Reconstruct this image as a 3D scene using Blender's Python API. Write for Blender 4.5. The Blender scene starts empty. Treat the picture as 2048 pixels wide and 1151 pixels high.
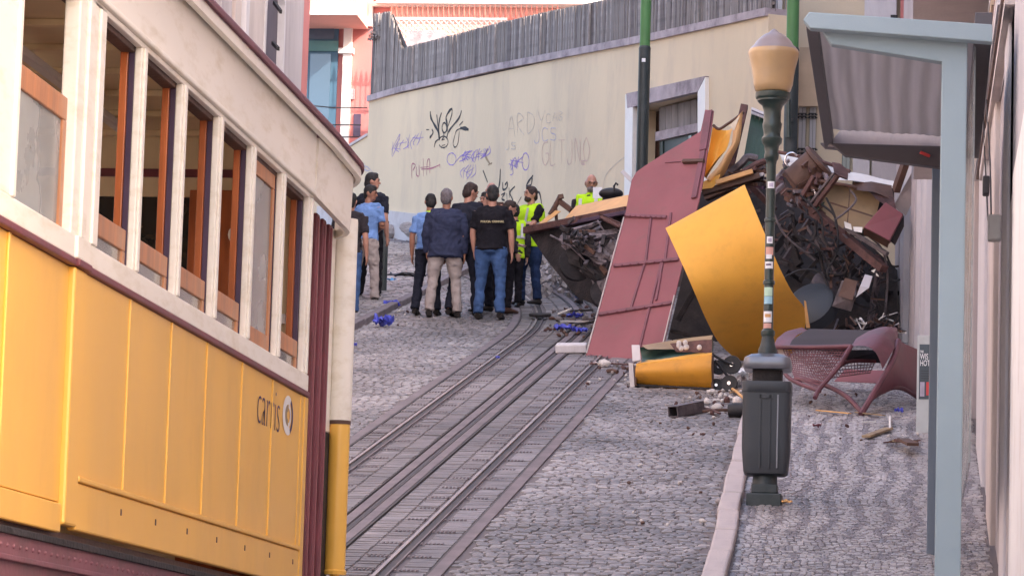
import bpy, bmesh, math, random
import numpy as np
from mathutils import Vector, Matrix, Euler, noise
random.seed(7)
rad = math.radians
SC = bpy.context.scene
COL = SC.collection

# ------------------------------------------------------------------ camera
FPX = 7000.0
ROLL, PITCH, YAW = rad(1.7), rad(7.165), rad(6.728)
RM = (Matrix.Rotation(YAW, 3, 'Z') @ Matrix.Rotation(math.pi/2+PITCH, 3, 'X') @ Matrix.Rotation(ROLL, 3, 'Z'))
EYE = Vector((0, 0, 1.6))
cd = bpy.data.cameras.new('camera'); cam = bpy.data.objects.new('camera', cd); COL.objects.link(cam)
cam.matrix_world = Matrix.Translation(EYE) @ RM.to_4x4()
cd.sensor_width = 36; cd.lens = FPX/2048*36; cd.clip_end = 600; cd.clip_start = .1
SC.camera = cam

# ------------------------------------------------------------------ light
SUN_AZ, SUN_EL = rad(122), rad(37)
w = bpy.data.worlds.new('World'); SC.world = w; w.use_nodes = True
nt = w.node_tree; bg = nt.nodes['Background']
sky = nt.nodes.new('ShaderNodeTexSky'); sky.sky_type = 'NISHITA'; sky.sun_disc = False
sky.sun_elevation = SUN_EL; sky.sun_rotation = SUN_AZ; sky.dust_density = 4; sky.ozone_density = .6
nt.links.new(sky.outputs[0], bg.inputs[0]); bg.inputs[1].default_value = .15
sl = bpy.data.lights.new('sun', 'SUN'); sl.energy = 2.0; sl.angle = rad(.5); sl.color = (1, .93, .84)
so = bpy.data.objects.new('sun', sl); COL.objects.link(so)
sdir = Vector((math.sin(SUN_AZ)*math.cos(SUN_EL), math.cos(SUN_AZ)*math.cos(SUN_EL), math.sin(SUN_EL)))
so.rotation_euler = sdir.to_track_quat('Z', 'Y').to_euler(); so.location = (20, -20, 40)
vs = SC.view_settings
vs.view_transform = 'Standard'; vs.look = 'None'; vs.exposure = 2.28; vs.gamma = 1; vs.use_curve_mapping = False
try:
    vs.use_white_balance = True; vs.white_balance_temperature = 7200; vs.white_balance_tint = 17
except Exception: pass
SC.render.film_transparent = False

# ------------------------------------------------------------------ surveying helpers: turn a sighting into a point of the street
def ray(px, py): return RM @ Vector(((px-1024)/FPX, -(py-575.5)/FPX, -1))
def D(px, py, Y):
    d = ray(px, py); return EYE + d*(Y/d.y)
def PX(px, py, X):
    d = ray(px, py); return EYE + d*(X/d.x)
def gz(y, h=0): return (max(0, .2*(y-10.5)) if y < 80 else 13.9) + h
def G(px, py, h=0):
    d = ray(px, py); t = (1.6+2.1-h)/(.2*d.y-d.z); return EYE + d*t
def HIT(px, py, P0, n):
    d = ray(px, py); t = (P0-EYE).dot(n)/d.dot(n); return EYE + d*t

# ------------------------------------------------------------------ materials
def M(name, col, rough=.6, metal=0, var=.15, scale=3.0, bump=.0, bscale=40, spec=.5, dirt=None, dirt_amt=.0, dscale=1.2,
      stretch=(1, 1, 1), coat=0, trans=0, alpha=1, coords='Object'):
    m = bpy.data.materials.new(name); m.use_nodes = True
    t = m.node_tree; N = t.nodes; L = t.links; b = N['Principled BSDF']
    tc = N.new('ShaderNodeTexCoord'); mp = N.new('ShaderNodeMapping'); mp.inputs['Scale'].default_value = stretch
    L.new(tc.outputs[coords], mp.inputs[0])
    n1 = N.new('ShaderNodeTexNoise'); n1.inputs['Scale'].default_value = scale; n1.inputs['Detail'].default_value = 6
    L.new(mp.outputs[0], n1.inputs['Vector'])
    mx = N.new('ShaderNodeMix'); mx.data_type = 'RGBA'
    c = Vector(col[:3])
    mx.inputs[6].default_value = (*[max(0, x*(1-var)) for x in c], 1); mx.inputs[7].default_value = (*[min(1, x*(1+var)) for x in c], 1)
    rp = N.new('ShaderNodeMapRange'); rp.inputs[1].default_value = .3; rp.inputs[2].default_value = .7
    L.new(n1.outputs[0], rp.inputs[0]); L.new(rp.outputs[0], mx.inputs[0])
    out = mx.outputs[2]
    if dirt is not None:
        n2 = N.new('ShaderNodeTexNoise'); n2.inputs['Scale'].default_value = dscale; n2.inputs['Detail'].default_value = 9; n2.inputs['Roughness'].default_value = .65
        L.new(mp.outputs[0], n2.inputs['Vector'])
        r2 = N.new('ShaderNodeMapRange'); r2.inputs[1].default_value = .5; r2.inputs[2].default_value = .72; r2.inputs[4].default_value = dirt_amt
        L.new(n2.outputs[0], r2.inputs[0])
        m2 = N.new('ShaderNodeMix'); m2.data_type = 'RGBA'; m2.inputs[7].default_value = (*dirt, 1)
        L.new(out, m2.inputs[6]); L.new(r2.outputs[0], m2.inputs[0]); out = m2.outputs[2]
    L.new(out, b.inputs['Base Color'])
    rr = N.new('ShaderNodeMapRange'); rr.inputs[3].default_value = max(.05, rough-.1); rr.inputs[4].default_value = min(1, rough+.12)
    L.new(n1.outputs[0], rr.inputs[0]); L.new(rr.outputs[0], b.inputs['Roughness'])
    b.inputs['Metallic'].default_value = metal
    b.inputs['Specular IOR Level'].default_value = spec
    b.inputs['Coat Weight'].default_value = coat; b.inputs['Coat Roughness'].default_value = .15
    b.inputs['Transmission Weight'].default_value = trans
    b.inputs['Alpha'].default_value = alpha
    if bump:
        n3 = N.new('ShaderNodeTexNoise'); n3.inputs['Scale'].default_value = bscale; n3.inputs['Detail'].default_value = 5
        L.new(mp.outputs[0], n3.inputs['Vector'])
        bp = N.new('ShaderNodeBump'); bp.inputs['Strength'].default_value = bump; bp.inputs['Distance'].default_value = .02
        L.new(n3.outputs[0], bp.inputs['Height']); L.new(bp.outputs[0], b.inputs['Normal'])
    return m

def stone_mat(name, dark, light, bump=.3, rough=.55, stain=.5):
    m = M(name, light, rough, 0, .1, 30, bump, 120)
    t = m.node_tree; N = t.nodes; L = t.links; b = N['Principled BSDF']
    at = N.new('ShaderNodeAttribute'); at.attribute_name = 'tone'
    mx = N.new('ShaderNodeMix'); mx.data_type = 'RGBA'; mx.inputs[6].default_value = (*dark, 1); mx.inputs[7].default_value = (*light, 1)
    L.new(at.outputs['Fac'], mx.inputs[0])
    g = N.new('ShaderNodeNewGeometry'); n = N.new('ShaderNodeTexNoise'); n.inputs['Scale'].default_value = .55; n.inputs['Detail'].default_value = 9
    n.inputs['Roughness'].default_value = .7
    L.new(g.outputs['Position'], n.inputs['Vector'])
    r = N.new('ShaderNodeMapRange'); r.inputs[1].default_value = .38; r.inputs[2].default_value = .62; r.inputs[3].default_value = 1-stain; r.inputs[4].default_value = 1.35
    L.new(n.outputs[0], r.inputs[0])
    m2 = N.new('ShaderNodeMix'); m2.data_type = 'RGBA'; m2.blend_type = 'MULTIPLY'; m2.inputs[0].default_value = 1
    L.new(mx.outputs[2], m2.inputs[6]); L.new(r.outputs[0], m2.inputs[7]); L.new(m2.outputs[2], b.inputs['Base Color'])
    return m

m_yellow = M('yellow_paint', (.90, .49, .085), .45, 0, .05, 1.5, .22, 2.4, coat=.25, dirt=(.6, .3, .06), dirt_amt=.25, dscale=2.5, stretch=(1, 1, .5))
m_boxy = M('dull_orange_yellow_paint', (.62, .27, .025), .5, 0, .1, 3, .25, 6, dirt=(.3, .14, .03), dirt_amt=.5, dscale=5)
m_darkmesh = M('dark_coated_panel', (.045, .038, .045), .85, 0, .2, 3)
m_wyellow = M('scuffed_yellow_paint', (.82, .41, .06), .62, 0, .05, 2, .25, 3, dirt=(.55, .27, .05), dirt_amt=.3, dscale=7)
m_cream = M('cream_paint', (.90, .85, .75), .45, 0, .04, 2, .04, 20, dirt=(.62, .53, .36), dirt_amt=.5, dscale=9, stretch=(1, .4, 1.5))
m_white = M('white_paint', (.80, .78, .75), .5, 0, .06, 3, .1, 30, dirt=(.4, .37, .36), dirt_amt=.4, dscale=3)
m_maroon = M('maroon_paint', (.19, .045, .06), .42, 0, .2, 4, .05, 30, dirt=(.08, .035, .04), dirt_amt=.5, dscale=5)
m_chassis = M('maroon_chassis_paint', (.20, .075, .095), .6, 0, .15, 3, .15, 30, dirt=(.1, .06, .06), dirt_amt=.6, dscale=4)
m_wmaroon = M('dusty_maroon_paint', (.28, .095, .108), .7, 0, .12, 2.5, .55, 3.2, dirt=(.20, .10, .10), dirt_amt=.6, dscale=5)
m_frame = M('dull_dark_maroon_paint', (.15, .052, .066), .5, 0, .2, 4, .2, 20, dirt=(.09, .05, .05), dirt_amt=.6, dscale=5)
m_wood = M('varnished_wood', (.42, .11, .03), .38, 0, .3, 6, .1, 30, stretch=(3, 3, .4), coat=.3)
m_woodl = M('light_wood', (.50, .20, .08), .45, 0, .25, 6, .1, 30, stretch=(3, 3, .4), coat=.2)
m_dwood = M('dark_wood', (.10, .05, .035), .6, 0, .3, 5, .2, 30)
m_plum = M('plum_paint_and_shade', (.075, .045, .085), .35, 0, .2, 4, coat=.3)
m_ceil = M('cream_ceiling_boards', (.86, .72, .46), .5, 0, .08, 3, dirt=(.5, .4, .25), dirt_amt=.3)
m_black = M('black_rubber', (.018, .017, .02), .6, 0, .3, 10, .2, 40)
m_soot = M('sooty_black_steel', (.022, .019, .021), .7, .1, .5, 8, .5, 30, dirt=(.07, .05, .05), dirt_amt=.6, dscale=6)
m_rust = M('brown_rusty_steel', (.13, .065, .06), .65, .3, .4, 8, .5, 50, dirt=(.05, .03, .03), dirt_amt=.8, dscale=7)
m_steelg = M('grimy_grey_steel', (.13, .11, .12), .5, .4, .4, 8, .3, 40, dirt=(.03, .025, .03), dirt_amt=.9, dscale=6)
m_axle = M('pale_dusty_casting', (.24, .20, .22), .7, 0, .4, 10, .7, 30, dirt=(.03, .025, .03), dirt_amt=1, dscale=7)
m_chrome = M('chrome', (.7, .7, .72), .15, 1, .05)
m_green = M('dark_green_paint', (.012, .031, .028), .35, 0, .3, 8, .1, 50, coat=.3)
m_greenp = M('green_pole_paint', (.06, .20, .065), .5, 0, .15, 3, .1, 40)
m_darkpole = M('dark_grey_green_paint', (.022, .034, .036), .5, 0, .2, 3, .1, 40, dirt=(.1, .1, .11), dirt_amt=.4, dscale=3)
m_greenboard = M('dark_green_boards', (.025, .07, .05), .5, 0, .2, 6, .1, 40)
m_bin = M('dark_grey_plastic', (.034, .041, .050), .5, 0, .12, 3, .08, 120)
m_bincap = M('grey_metal_cap', (.18, .19, .22), .32, .6, .15, 5)
m_shelter = M('pale_blue_grey_paint', (.31, .41, .45), .5, 0, .04, 2, .06, 120)
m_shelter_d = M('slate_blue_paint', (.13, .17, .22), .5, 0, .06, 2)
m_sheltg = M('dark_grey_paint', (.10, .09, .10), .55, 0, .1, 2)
m_globe = M('amber_frosted_glass', (.43, .285, .14), .3, 0, .12, 4, trans=0, coat=.5, dirt=(.3, .22, .16), dirt_amt=.4, dscale=3)
m_globetop = M('brown_grey_glass', (.24, .19, .18), .35, 0, .15, 4, coat=.4)
m_glass = M('dark_glass', (.02, .025, .03), .06, 0, .2, 2, spec=.8)
m_pane = M('window_glass', (.75, .8, .8), .04, 0, .02, 2, trans=.93)
m_hazeg = M('dirty_window_glass', (.45, .48, .48), .25, 0, .25, 3, spec=.8, alpha=.55)
m_wall = M('cream_render', (.74, .605, .425), .9, 0, .07, .6, .3, 18, dirt=(.56, .46, .36), dirt_amt=.6, dscale=1.6, stretch=(1, 1, .28))
m_plinth = M('pale_plinth_render', (.60, .57, .58), .9, 0, .1, 1, .2, 30, dirt=(.35, .32, .33), dirt_amt=.7, dscale=2)
m_coping = M('stained_coping_stone', (.42, .36, .38), .9, 0, .25, 4, .4, 30, dirt=(.12, .10, .12), dirt_amt=.8, dscale=3)
m_slat = M('weathered_grey_slat', (.25, .225, .215), .9, 0, .3, 5, .3, 60, stretch=(1, 1, .3), dirt=(.15, .13, .13), dirt_amt=.7, dscale=1.5)
m_slat2 = M('pale_weathered_slat', (.33, .30, .29), .9, 0, .3, 5, .3, 60, dirt=(.15, .13, .13), dirt_amt=.5, dscale=1.5)
m_slat3 = M('dark_weathered_slat', (.17, .15, .15), .9, 0, .3, 5, .3, 60)
m_stone = M('grey_lilac_stone', (.47, .43, .44), .85, 0, .15, 1.5, .25, 40, dirt=(.27, .23, .26), dirt_amt=.6, dscale=1.2, stretch=(1, 1, .3))
m_stonep = M('pinkish_stone', (.60, .53, .50), .85, 0, .15, 1.5, .25, 40, dirt=(.42, .36, .35), dirt_amt=.6, dscale=1.4, stretch=(1, 1, .3))
m_stonew = M('whitish_stone', (.62, .60, .62), .8, 0, .12, 2, .2, 40, dirt=(.38, .35, .37), dirt_amt=.6, dscale=2, stretch=(1, 1, .3))
m_plasterw = M('sunlit_white_plaster', (.97, .97, .95), .9, 0, .03, 1, .1, 20, dirt=(.7, .62, .55), dirt_amt=.5, dscale=2.5)
m_pink = M('pink_render', (.56, .20, .19), .9, 0, .06, 1, .1, 30, dirt=(.45, .16, .15), dirt_amt=.4)
m_pinkl = M('salmon_render', (.68, .38, .32), .9, 0, .06, 1, .1, 30)
m_redrail = M('red_painted_iron', (.50, .13, .10), .6, 0, .15, 4)
m_blued = M('blue_green_door_paint', (.05, .13, .20), .5, 0, .15, 3)
m_teal = M('teal_door_paint', (.08, .22, .22), .5, 0, .15, 3)
m_skyglass = M('reflective_blue_glass', (.07, .13, .19), .15, .2, .15, .8, spec=1)
m_lattice = M('white_lattice_paint', (.66, .62, .58), .8, 0, .1, 3)
m_road = M('gritty_joint_dirt', (.15, .132, .137), .95, 0, .3, 4, .5, 60, dirt=(.26, .23, .235), dirt_amt=.6, dscale=1.3, coords='Generated')
m_sett = stone_mat('granite_setts', (.18, .164, .165), (.315, .292, .29), .35, .40, .5)
m_track = stone_mat('dark_track_setts', (.155, .14, .143), (.20, .182, .184), .3, .5, .35)
m_calc = stone_mat('shimmer_toned_setts', (.17, .153, .165), (.43, .405, .41), .3, .34, .25)
m_kerb = M('pale_kerb_stone', (.50, .44, .43), .75, 0, .12, 3, .35, 50, dirt=(.3, .26, .27), dirt_amt=.6, dscale=3)
m_conc = M('concrete_edging', (.18, .155, .168), .85, 0, .2, 4, .4, 60)
m_rail = M('worn_rail_steel', (.30, .25, .23), .45, .5, .25, 4, .1, 40)
m_raild = M('dark_rail_groove', (.055, .048, .048), .7, 0, .3, 4)
m_tan = M('tan_plywood', (.34, .24, .14), .7, 0, .2, 3, .15, 30, dirt=(.16, .11, .08), dirt_amt=.7, dscale=2.5)
m_beige = M('beige_panel', (.55, .42, .30), .7, 0, .15, 3, .1, 30)
m_orange = M('pale_orange_wood', (.72, .40, .16), .6, 0, .15, 4, .1, 30)
m_rubble = M('rubble_stone', (.34, .31, .31), .9, 0, .3, 8, .6, 40, dirt=(.13, .1, .09), dirt_amt=.8, dscale=5)
m_chip = M('pale_stone_chip', (.60, .56, .54), .85, 0, .15, 8, .3, 60)
m_blue = M('blue_plastic_film', (.07, .09, .55), .35, 0, .3, 9, .3, 30)
m_cyan = M('cyan_plastic_film', (.10, .33, .62), .35, 0, .3, 9, .3, 30)
m_red = M('red_print', (.6, .06, .06), .6, 0, .1)
m_ink = M('dark_violet_ink', (.05, .02, .10), .5, 0, .1)
m_inkb = M('black_spray_paint', (.03, .03, .035), .8, 0, .3, 10)
m_inkp = M('violet_spray_paint', (.28, .20, .55), .8, 0, .2, 10)
m_inkbl = M('faded_blue_spray_paint', (.44, .41, .52), .8, 0, .2, 10)
m_inkr = M('wine_red_spray_paint', (.42, .14, .20), .8, 0, .2, 10)
m_inkf = M('faded_grey_spray_paint', (.58, .50, .42), .8, 0, .2, 10)
m_inkpk = M('faded_pink_spray_paint', (.62, .43, .36), .8, 0, .2, 10)
m_skin = M('skin', (.50, .25, .18), .5, 0, .1, 8)
m_skin2 = M('tanned_skin', (.36, .16, .10), .5, 0, .1, 8)
m_hairb = M('black_hair', (.012, .010, .011), .6, 0, .3, 40, .5, 120)
m_hairg = M('grey_hair', (.16, .14, .15), .7, 0, .4, 40, .5, 120)
m_hairr = M('dark_brown_hair', (.035, .018, .014), .6, 0, .3, 40, .5, 120)
def cloth(n, c, v=.15): return M(n, c, .9, 0, v, 7, .35, 60, spec=.2)
m_navy = cloth('navy_wool', (.035, .043, .085)); m_khaki = cloth('khaki_cotton', (.40, .34, .32)); m_blackc = cloth('black_cotton', (.014, .013, .018))
m_jeans = cloth('blue_denim', (.055, .115, .26), .3); m_jeansd = cloth('dark_blue_denim', (.02, .04, .10), .3); m_lblue = cloth('light_blue_cotton', (.17, .31, .62))
m_hivis = cloth('fluorescent_yellow_vest', (.50, .85, .03), .05); m_refl = M('silver_tape', (.55, .56, .55), .4, .2); m_shoe = M('dark_shoe_leather', (.02, .016, .015), .4)
m_navyd = cloth('dark_navy_cotton', (.02, .022, .035)); m_greyc = cloth('dark_charcoal_cotton', (.035, .03, .035)); m_brownc = cloth('brown_cotton', (.09, .05, .04))
m_paper = M('white_paper', (.8, .82, .85), .7, 0, .03); m_yprint = M('faded_yellow_print', (.55, .47, .28), .8)
m_cab = M('pale_grey_cabinet_paint', (.50, .55, .56), .55, 0, .06, 3, .05, 40, dirt=(.35, .35, .35), dirt_amt=.5, dscale=5)
m_poster = M('dark_poster_paper', (.055, .08, .10), .4, 0, .2, 3)
m_creamb = M('cream_facade_render', (.66, .56, .42), .9, 0, .06, 1, .1, 30, dirt=(.5, .42, .34), dirt_amt=.5)

def mesh_perf():
    m = M('perforated_maroon_steel', (.10, .045, .06), .6, 0, .2, 6)
    t = m.node_tree; N = t.nodes; L = t.links; b = N['Principled BSDF']
    tc = N.new('ShaderNodeTexCoord'); mp = N.new('ShaderNodeMapping'); mp.inputs['Scale'].default_value = (22, 22, 22)
    mp.inputs['Rotation'].default_value = (.5, .3, .6)
    L.new(tc.outputs['Object'], mp.inputs[0])
    v = N.new('ShaderNodeTexVoronoi'); v.feature = 'F1'; v.inputs['Randomness'].default_value = 0; v.inputs['Scale'].default_value = 1
    L.new(mp.outputs[0], v.inputs['Vector'])
    g = N.new('ShaderNodeMath'); g.operation = 'GREATER_THAN'; g.inputs[1].default_value = .42
    L.new(v.outputs['Distance'], g.inputs[0]); L.new(g.outputs[0], b.inputs['Alpha'])
    return m
m_perf = mesh_perf()

def corrug_mat():
    m = M('grey_translucent_sheet', (.36, .31, .32), .6, 0, .06, 2)
    t = m.node_tree; N = t.nodes; L = t.links; b = N['Principled BSDF']
    tc = N.new('ShaderNodeTexCoord'); mp = N.new('ShaderNodeMapping'); mp.inputs['Scale'].default_value = (1, .16, 1)
    L.new(tc.outputs['Object'], mp.inputs[0])
    n = N.new('ShaderNodeTexWave'); n.inputs['Scale'].default_value = 2.6; n.inputs['Distortion'].default_value = 2.2; n.inputs['Detail'].default_value = 1.5; n.inputs['Detail Scale'].default_value = 1.2; L.new(mp.outputs[0], n.inputs['Vector'])
    mx = N.new('ShaderNodeMix'); mx.data_type = 'RGBA'; mx.inputs[6].default_value = (.56, .54, .54, 1); mx.inputs[7].default_value = (.68, .655, .66, 1)
    r = N.new('ShaderNodeMapRange'); r.inputs[1].default_value = .1; r.inputs[2].default_value = .95
    L.new(n.outputs[1], r.inputs[0]); L.new(r.outputs[0], mx.inputs[0]); L.new(mx.outputs[2], b.inputs['Base Color'])
    tr = N.new('ShaderNodeBsdfTranslucent'); L.new(mx.outputs[2], tr.inputs[0]); ms = N.new('ShaderNodeMixShader'); ms.inputs[0].default_value = .5
    L.new(b.outputs[0], ms.inputs[1]); L.new(tr.outputs[0], ms.inputs[2]); L.new(ms.outputs[0], N['Material Output'].inputs[0])
    return m
m_corr = corrug_mat()

# ------------------------------------------------------------------ mesh builder
def tag(o, label=None, cat=None, group=None, kind=None):
    if label: o['label'] = label
    if cat: o['category'] = cat
    if group: o['group'] = group
    if kind: o['kind'] = kind
    return o
def empty(name, loc, label=None, cat=None, group=None, kind=None):
    o = bpy.data.objects.new(name, None); COL.objects.link(o); o.location = loc; o.empty_display_size = .1
    return tag(o, label, cat, group, kind)
def adopt(o, parent):
    o.parent = parent
    M4 = Matrix.Identity(4); p = parent; chain = []
    while p: chain.append(p); p = p.parent
    T = Matrix.Identity(4)
    for q in reversed(chain):
        T = T @ q.matrix_parent_inverse @ Matrix.LocRotScale(q.location, q.rotation_euler, q.scale)
    o.matrix_parent_inverse = T.inverted()

class MB:
    def __init__(s): s.bm = bmesh.new()
    def quad(s, pts): return s.bm.faces.new([s.bm.verts.new(p) for p in pts])
    def box(s, c, d, R=None):
        vs = []
        for i in (-.5, .5):
            for j in (-.5, .5):
                for k in (-.5, .5):
                    v = Vector((i*d[0], j*d[1], k*d[2]))
                    if R: v = R @ v
                    vs.append(s.bm.verts.new(Vector(c)+v))
        for f in ((0, 1, 3, 2), (4, 6, 7, 5), (0, 4, 5, 1), (2, 3, 7, 6), (0, 2, 6, 4), (1, 5, 7, 3)):
            s.bm.faces.new([vs[i] for i in f])
        return s
    def mm(s, a, b):  # box from min / max corners
        a = Vector(a); b = Vector(b); return s.box((a+b)/2, [abs(x) for x in (b-a)])
    def beam(s, a, b, w, h, up=(0, 0, 1)):
        a = Vector(a); b = Vector(b); y = (b-a); L = y.length; y = y.normalized(); u = Vector(up)
        x = y.cross(u)
        if x.length < 1e-4: x = y.cross(Vector((0, 1, 0)))
        x.normalize(); z = x.cross(y)
        R = Matrix((x, y, z)).transposed(); return s.box((a+b)/2, (w, L, h), R)
    def tube(s, pts, r, seg=8, cap=True, side=None, ry=None):
        pts = [Vector(p) for p in pts]; n = len(pts)
        rs = r if isinstance(r, (list, tuple)) else [r]*n
        rys = ry if ry is not None else rs
        rings = []; prev = None
        for i, p in enumerate(pts):
            t = (pts[min(i+1, n-1)]-pts[max(i-1, 0)]).normalized()
            if side is not None: u = Vector(side)
            elif prev is not None: u = prev
            else: u = Vector((1, 0, 0)) if abs(t.x) < .9 else Vector((0, 1, 0))
            u = (u-t*u.dot(t)).normalized(); v = t.cross(u); prev = u
            rings.append([s.bm.verts.new(p+u*rs[i]*math.cos(a)+v*rys[i]*math.sin(a)) for a in [2*math.pi*k/seg for k in range(seg)]])
        for a, b in zip(rings, rings[1:]):
            for k in range(seg): s.bm.faces.new((a[k], a[(k+1) % seg], b[(k+1) % seg], b[k]))
        if cap: s.bm.faces.new(rings[0][::-1]); s.bm.faces.new(rings[-1])
        return s
    def poly(s, pts, th, dirn=None):
        pts = [Vector(p) for p in pts]
        n = Vector((0, 0, 0))
        for i in range(len(pts)): n += pts[i].cross(pts[(i+1) % len(pts)])
        n = (Vector(dirn) if dirn else n).normalized()
        if not dirn and n.y > 0: pass
        A = [s.bm.verts.new(p) for p in pts]; B = [s.bm.verts.new(p+n*th) for p in pts]
        s.bm.faces.new(A[::-1]); s.bm.faces.new(B)
        for i in range(len(pts)):
            j = (i+1) % len(pts); s.bm.faces.new((A[i], A[j], B[j], B[i]))
        return s
    def sheet(s, grid, th=.01, dirn=(0, 1, 0)):
        d = Vector(dirn).normalized()*th; nr = len(grid); nc = len(grid[0])
        A = [[s.bm.verts.new(p) for p in r] for r in grid]; B = [[s.bm.verts.new(Vector(p)+d) for p in r] for r in grid]
        for i in range(nr-1):
            for j in range(nc-1):
                s.bm.faces.new((A[i][j], A[i][j+1], A[i+1][j+1], A[i+1][j])); s.bm.faces.new((B[i+1][j], B[i+1][j+1], B[i][j+1], B[i][j]))
        for i in range(nr-1):
            for j in (0, nc-1): s.bm.faces.new((A[i][j], A[i+1][j], B[i+1][j], B[i][j]))
        for j in range(nc-1):
            for i in (0, nr-1): s.bm.faces.new((A[i][j], A[i][j+1], B[i][j+1], B[i][j]))
        return s
    def lathe(s, prof, c, seg=24, axis='Z'):
        c = Vector(c); rings = []
        for r, z in prof:
            ring = []
            for k in range(seg):
                a = 2*math.pi*k/seg
                v = Vector((r*math.cos(a), r*math.sin(a), z))
                if axis == 'Y': v = Vector((v.x, v.z, v.y))
                elif axis != 'Z': v = Vector(axis).to_track_quat('Z', 'Y') @ v
                ring.append(s.bm.verts.new(c+v))
            rings.append(ring)
        for a, b in zip(rings, rings[1:]):
            for k in range(seg): s.bm.faces.new((a[k], a[(k+1) % seg], b[(k+1) % seg], b[k]))
        s.bm.faces.new(rings[0][::-1]); s.bm.faces.new(rings[-1])
        return s
    def ell(s, c, r, R=None, seg=16, rings=10):
        m = Matrix.LocRotScale(Vector(c), R.to_quaternion() if R else None, Vector(r))
        bmesh.ops.create_uvsphere(s.bm, u_segments=seg, v_segments=rings, radius=1, matrix=m); return s
    def build(s, name, mat, parent=None, smooth=False, bevel=0, **kw):
        bmesh.ops.recalc_face_normals(s.bm, faces=s.bm.faces)
        me = bpy.data.meshes.new(name); s.bm.to_mesh(me); s.bm.free()
        if smooth:
            me.polygons.foreach_set('use_smooth', [True]*len(me.polygons))
            try: me.set_sharp_from_angle(angle=rad(42))
            except Exception: pass
        me.materials.append(mat)
        o = bpy.data.objects.new(name, me); COL.objects.link(o)
        if bevel:
            b = o.modifiers.new('bevel', 'BEVEL'); b.width = bevel; b.segments = 2; b.limit_method = 'ANGLE'
        if parent is not None: adopt(o, parent)
        tag(o, **kw)
        return o
def box(name, mat, a, b, parent=None, bevel=0, **kw): return MB().mm(a, b).build(name, mat, parent, bevel=bevel, **kw)
def text_mesh(name, s, size, mat, parent, mw, bold=0, extrude=.0015, space=1):
    cu = bpy.data.curves.new(name, 'FONT'); cu.body = s; cu.size = size; cu.extrude = extrude; cu.offset = bold; cu.space_character = space; cu.resolution_u = 3
    t = bpy.data.objects.new('tmp', cu); me = bpy.data.meshes.new_from_object(t); bpy.data.objects.remove(t)
    me.transform(mw); me.materials.clear(); me.materials.append(mat); me.name = name
    o = bpy.data.objects.new(name, me); COL.objects.link(o)
    if parent: adopt(o, parent)
    return o
def axes(o, x, y, z): # matrix from origin and three axis columns
    return Matrix(((x[0], y[0], z[0], o[0]), (x[1], y[1], z[1], o[1]), (x[2], y[2], z[2], o[2]), (0, 0, 0, 1)))
def lerp(a, b, t): return a+(b-a)*t

# ================================================================== THE SETTING
# base ground sheet following the hill
def ground_strip(name, x0, x1, y0, y1, h, mat, th=.0, parent=None):
    ys = sorted(set([y0, y1]+[y for y in (10.5, 80) if y0 < y < y1]))
    b = MB(); R = [(b.bm.verts.new((x0, y, gz(y, h))), b.bm.verts.new((x1, y, gz(y, h)))) for y in ys]
    for a, c in zip(R, R[1:]): b.bm.faces.new((a[0], a[1], c[1], c[0]))
    if th:
        L = [(b.bm.verts.new((x0, y, gz(y, h-th))), b.bm.verts.new((x1, y, gz(y, h-th)))) for y in ys]
        for i in range(len(ys)-1):
            b.bm.faces.new((R[i][0], R[i+1][0], L[i+1][0], L[i][0])); b.bm.faces.new((R[i][1], L[i][1], L[i+1][1], R[i+1][1]))
        b.bm.faces.new((R[0][0], L[0][0], L[0][1], R[0][1])); b.bm.faces.new((R[-1][0], R[-1][1], L[-1][1], L[-1][0]))
    return b.build(name, mat, parent, kind='structure' if parent is None else None)
ground = ground_strip('ground', -160, 160, -60, 300, -.06, m_road)
road = ground_strip('road', -7.05, -1.0, -8, 62, -.012, m_road)
def kerbx(y):   # line of the right kerb
    return float(np.interp(y, [14, 23.8, 27.7, 32.2, 36, 60], [-1.28, -1.33, -1.45, -1.56, -1.55, -1.5]))
b = MB(); R_ = [[b.bm.verts.new(p) for p in ((kerbx(y)+.03, y, gz(y, -.02)), (kerbx(y)+.03, y, gz(y, .105)), (.62, y, gz(y, .105)), (.62, y, gz(y, -.02)))] for y in (14, 20, 23.8, 27.7, 32.2, 36, 60)]
for a, c in zip(R_, R_[1:]):
    for k in range(4): b.bm.faces.new((a[k], a[(k+1) % 4], c[(k+1) % 4], c[k]))
b.bm.faces.new(R_[0]); b.bm.faces.new(R_[-1][::-1])
pavement = b.build('pavement', m_road, kind='structure')
lpav = ground_strip('pavement', -11.8, -7.0, 5, 75, .06, m_road, .12)

SLOPE = math.atan(.2)
ROT = Matrix.Rotation(SLOPE, 3, 'X')
def kerbx(y):   # line of the right kerb
    return float(np.interp(y, [14, 23.8, 27.7, 32.2, 36, 60], [-1.28, -1.33, -1.45, -1.56, -1.55, -1.5]))
def trackdx(y): return -.016*max(0, y-42)**2

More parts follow.
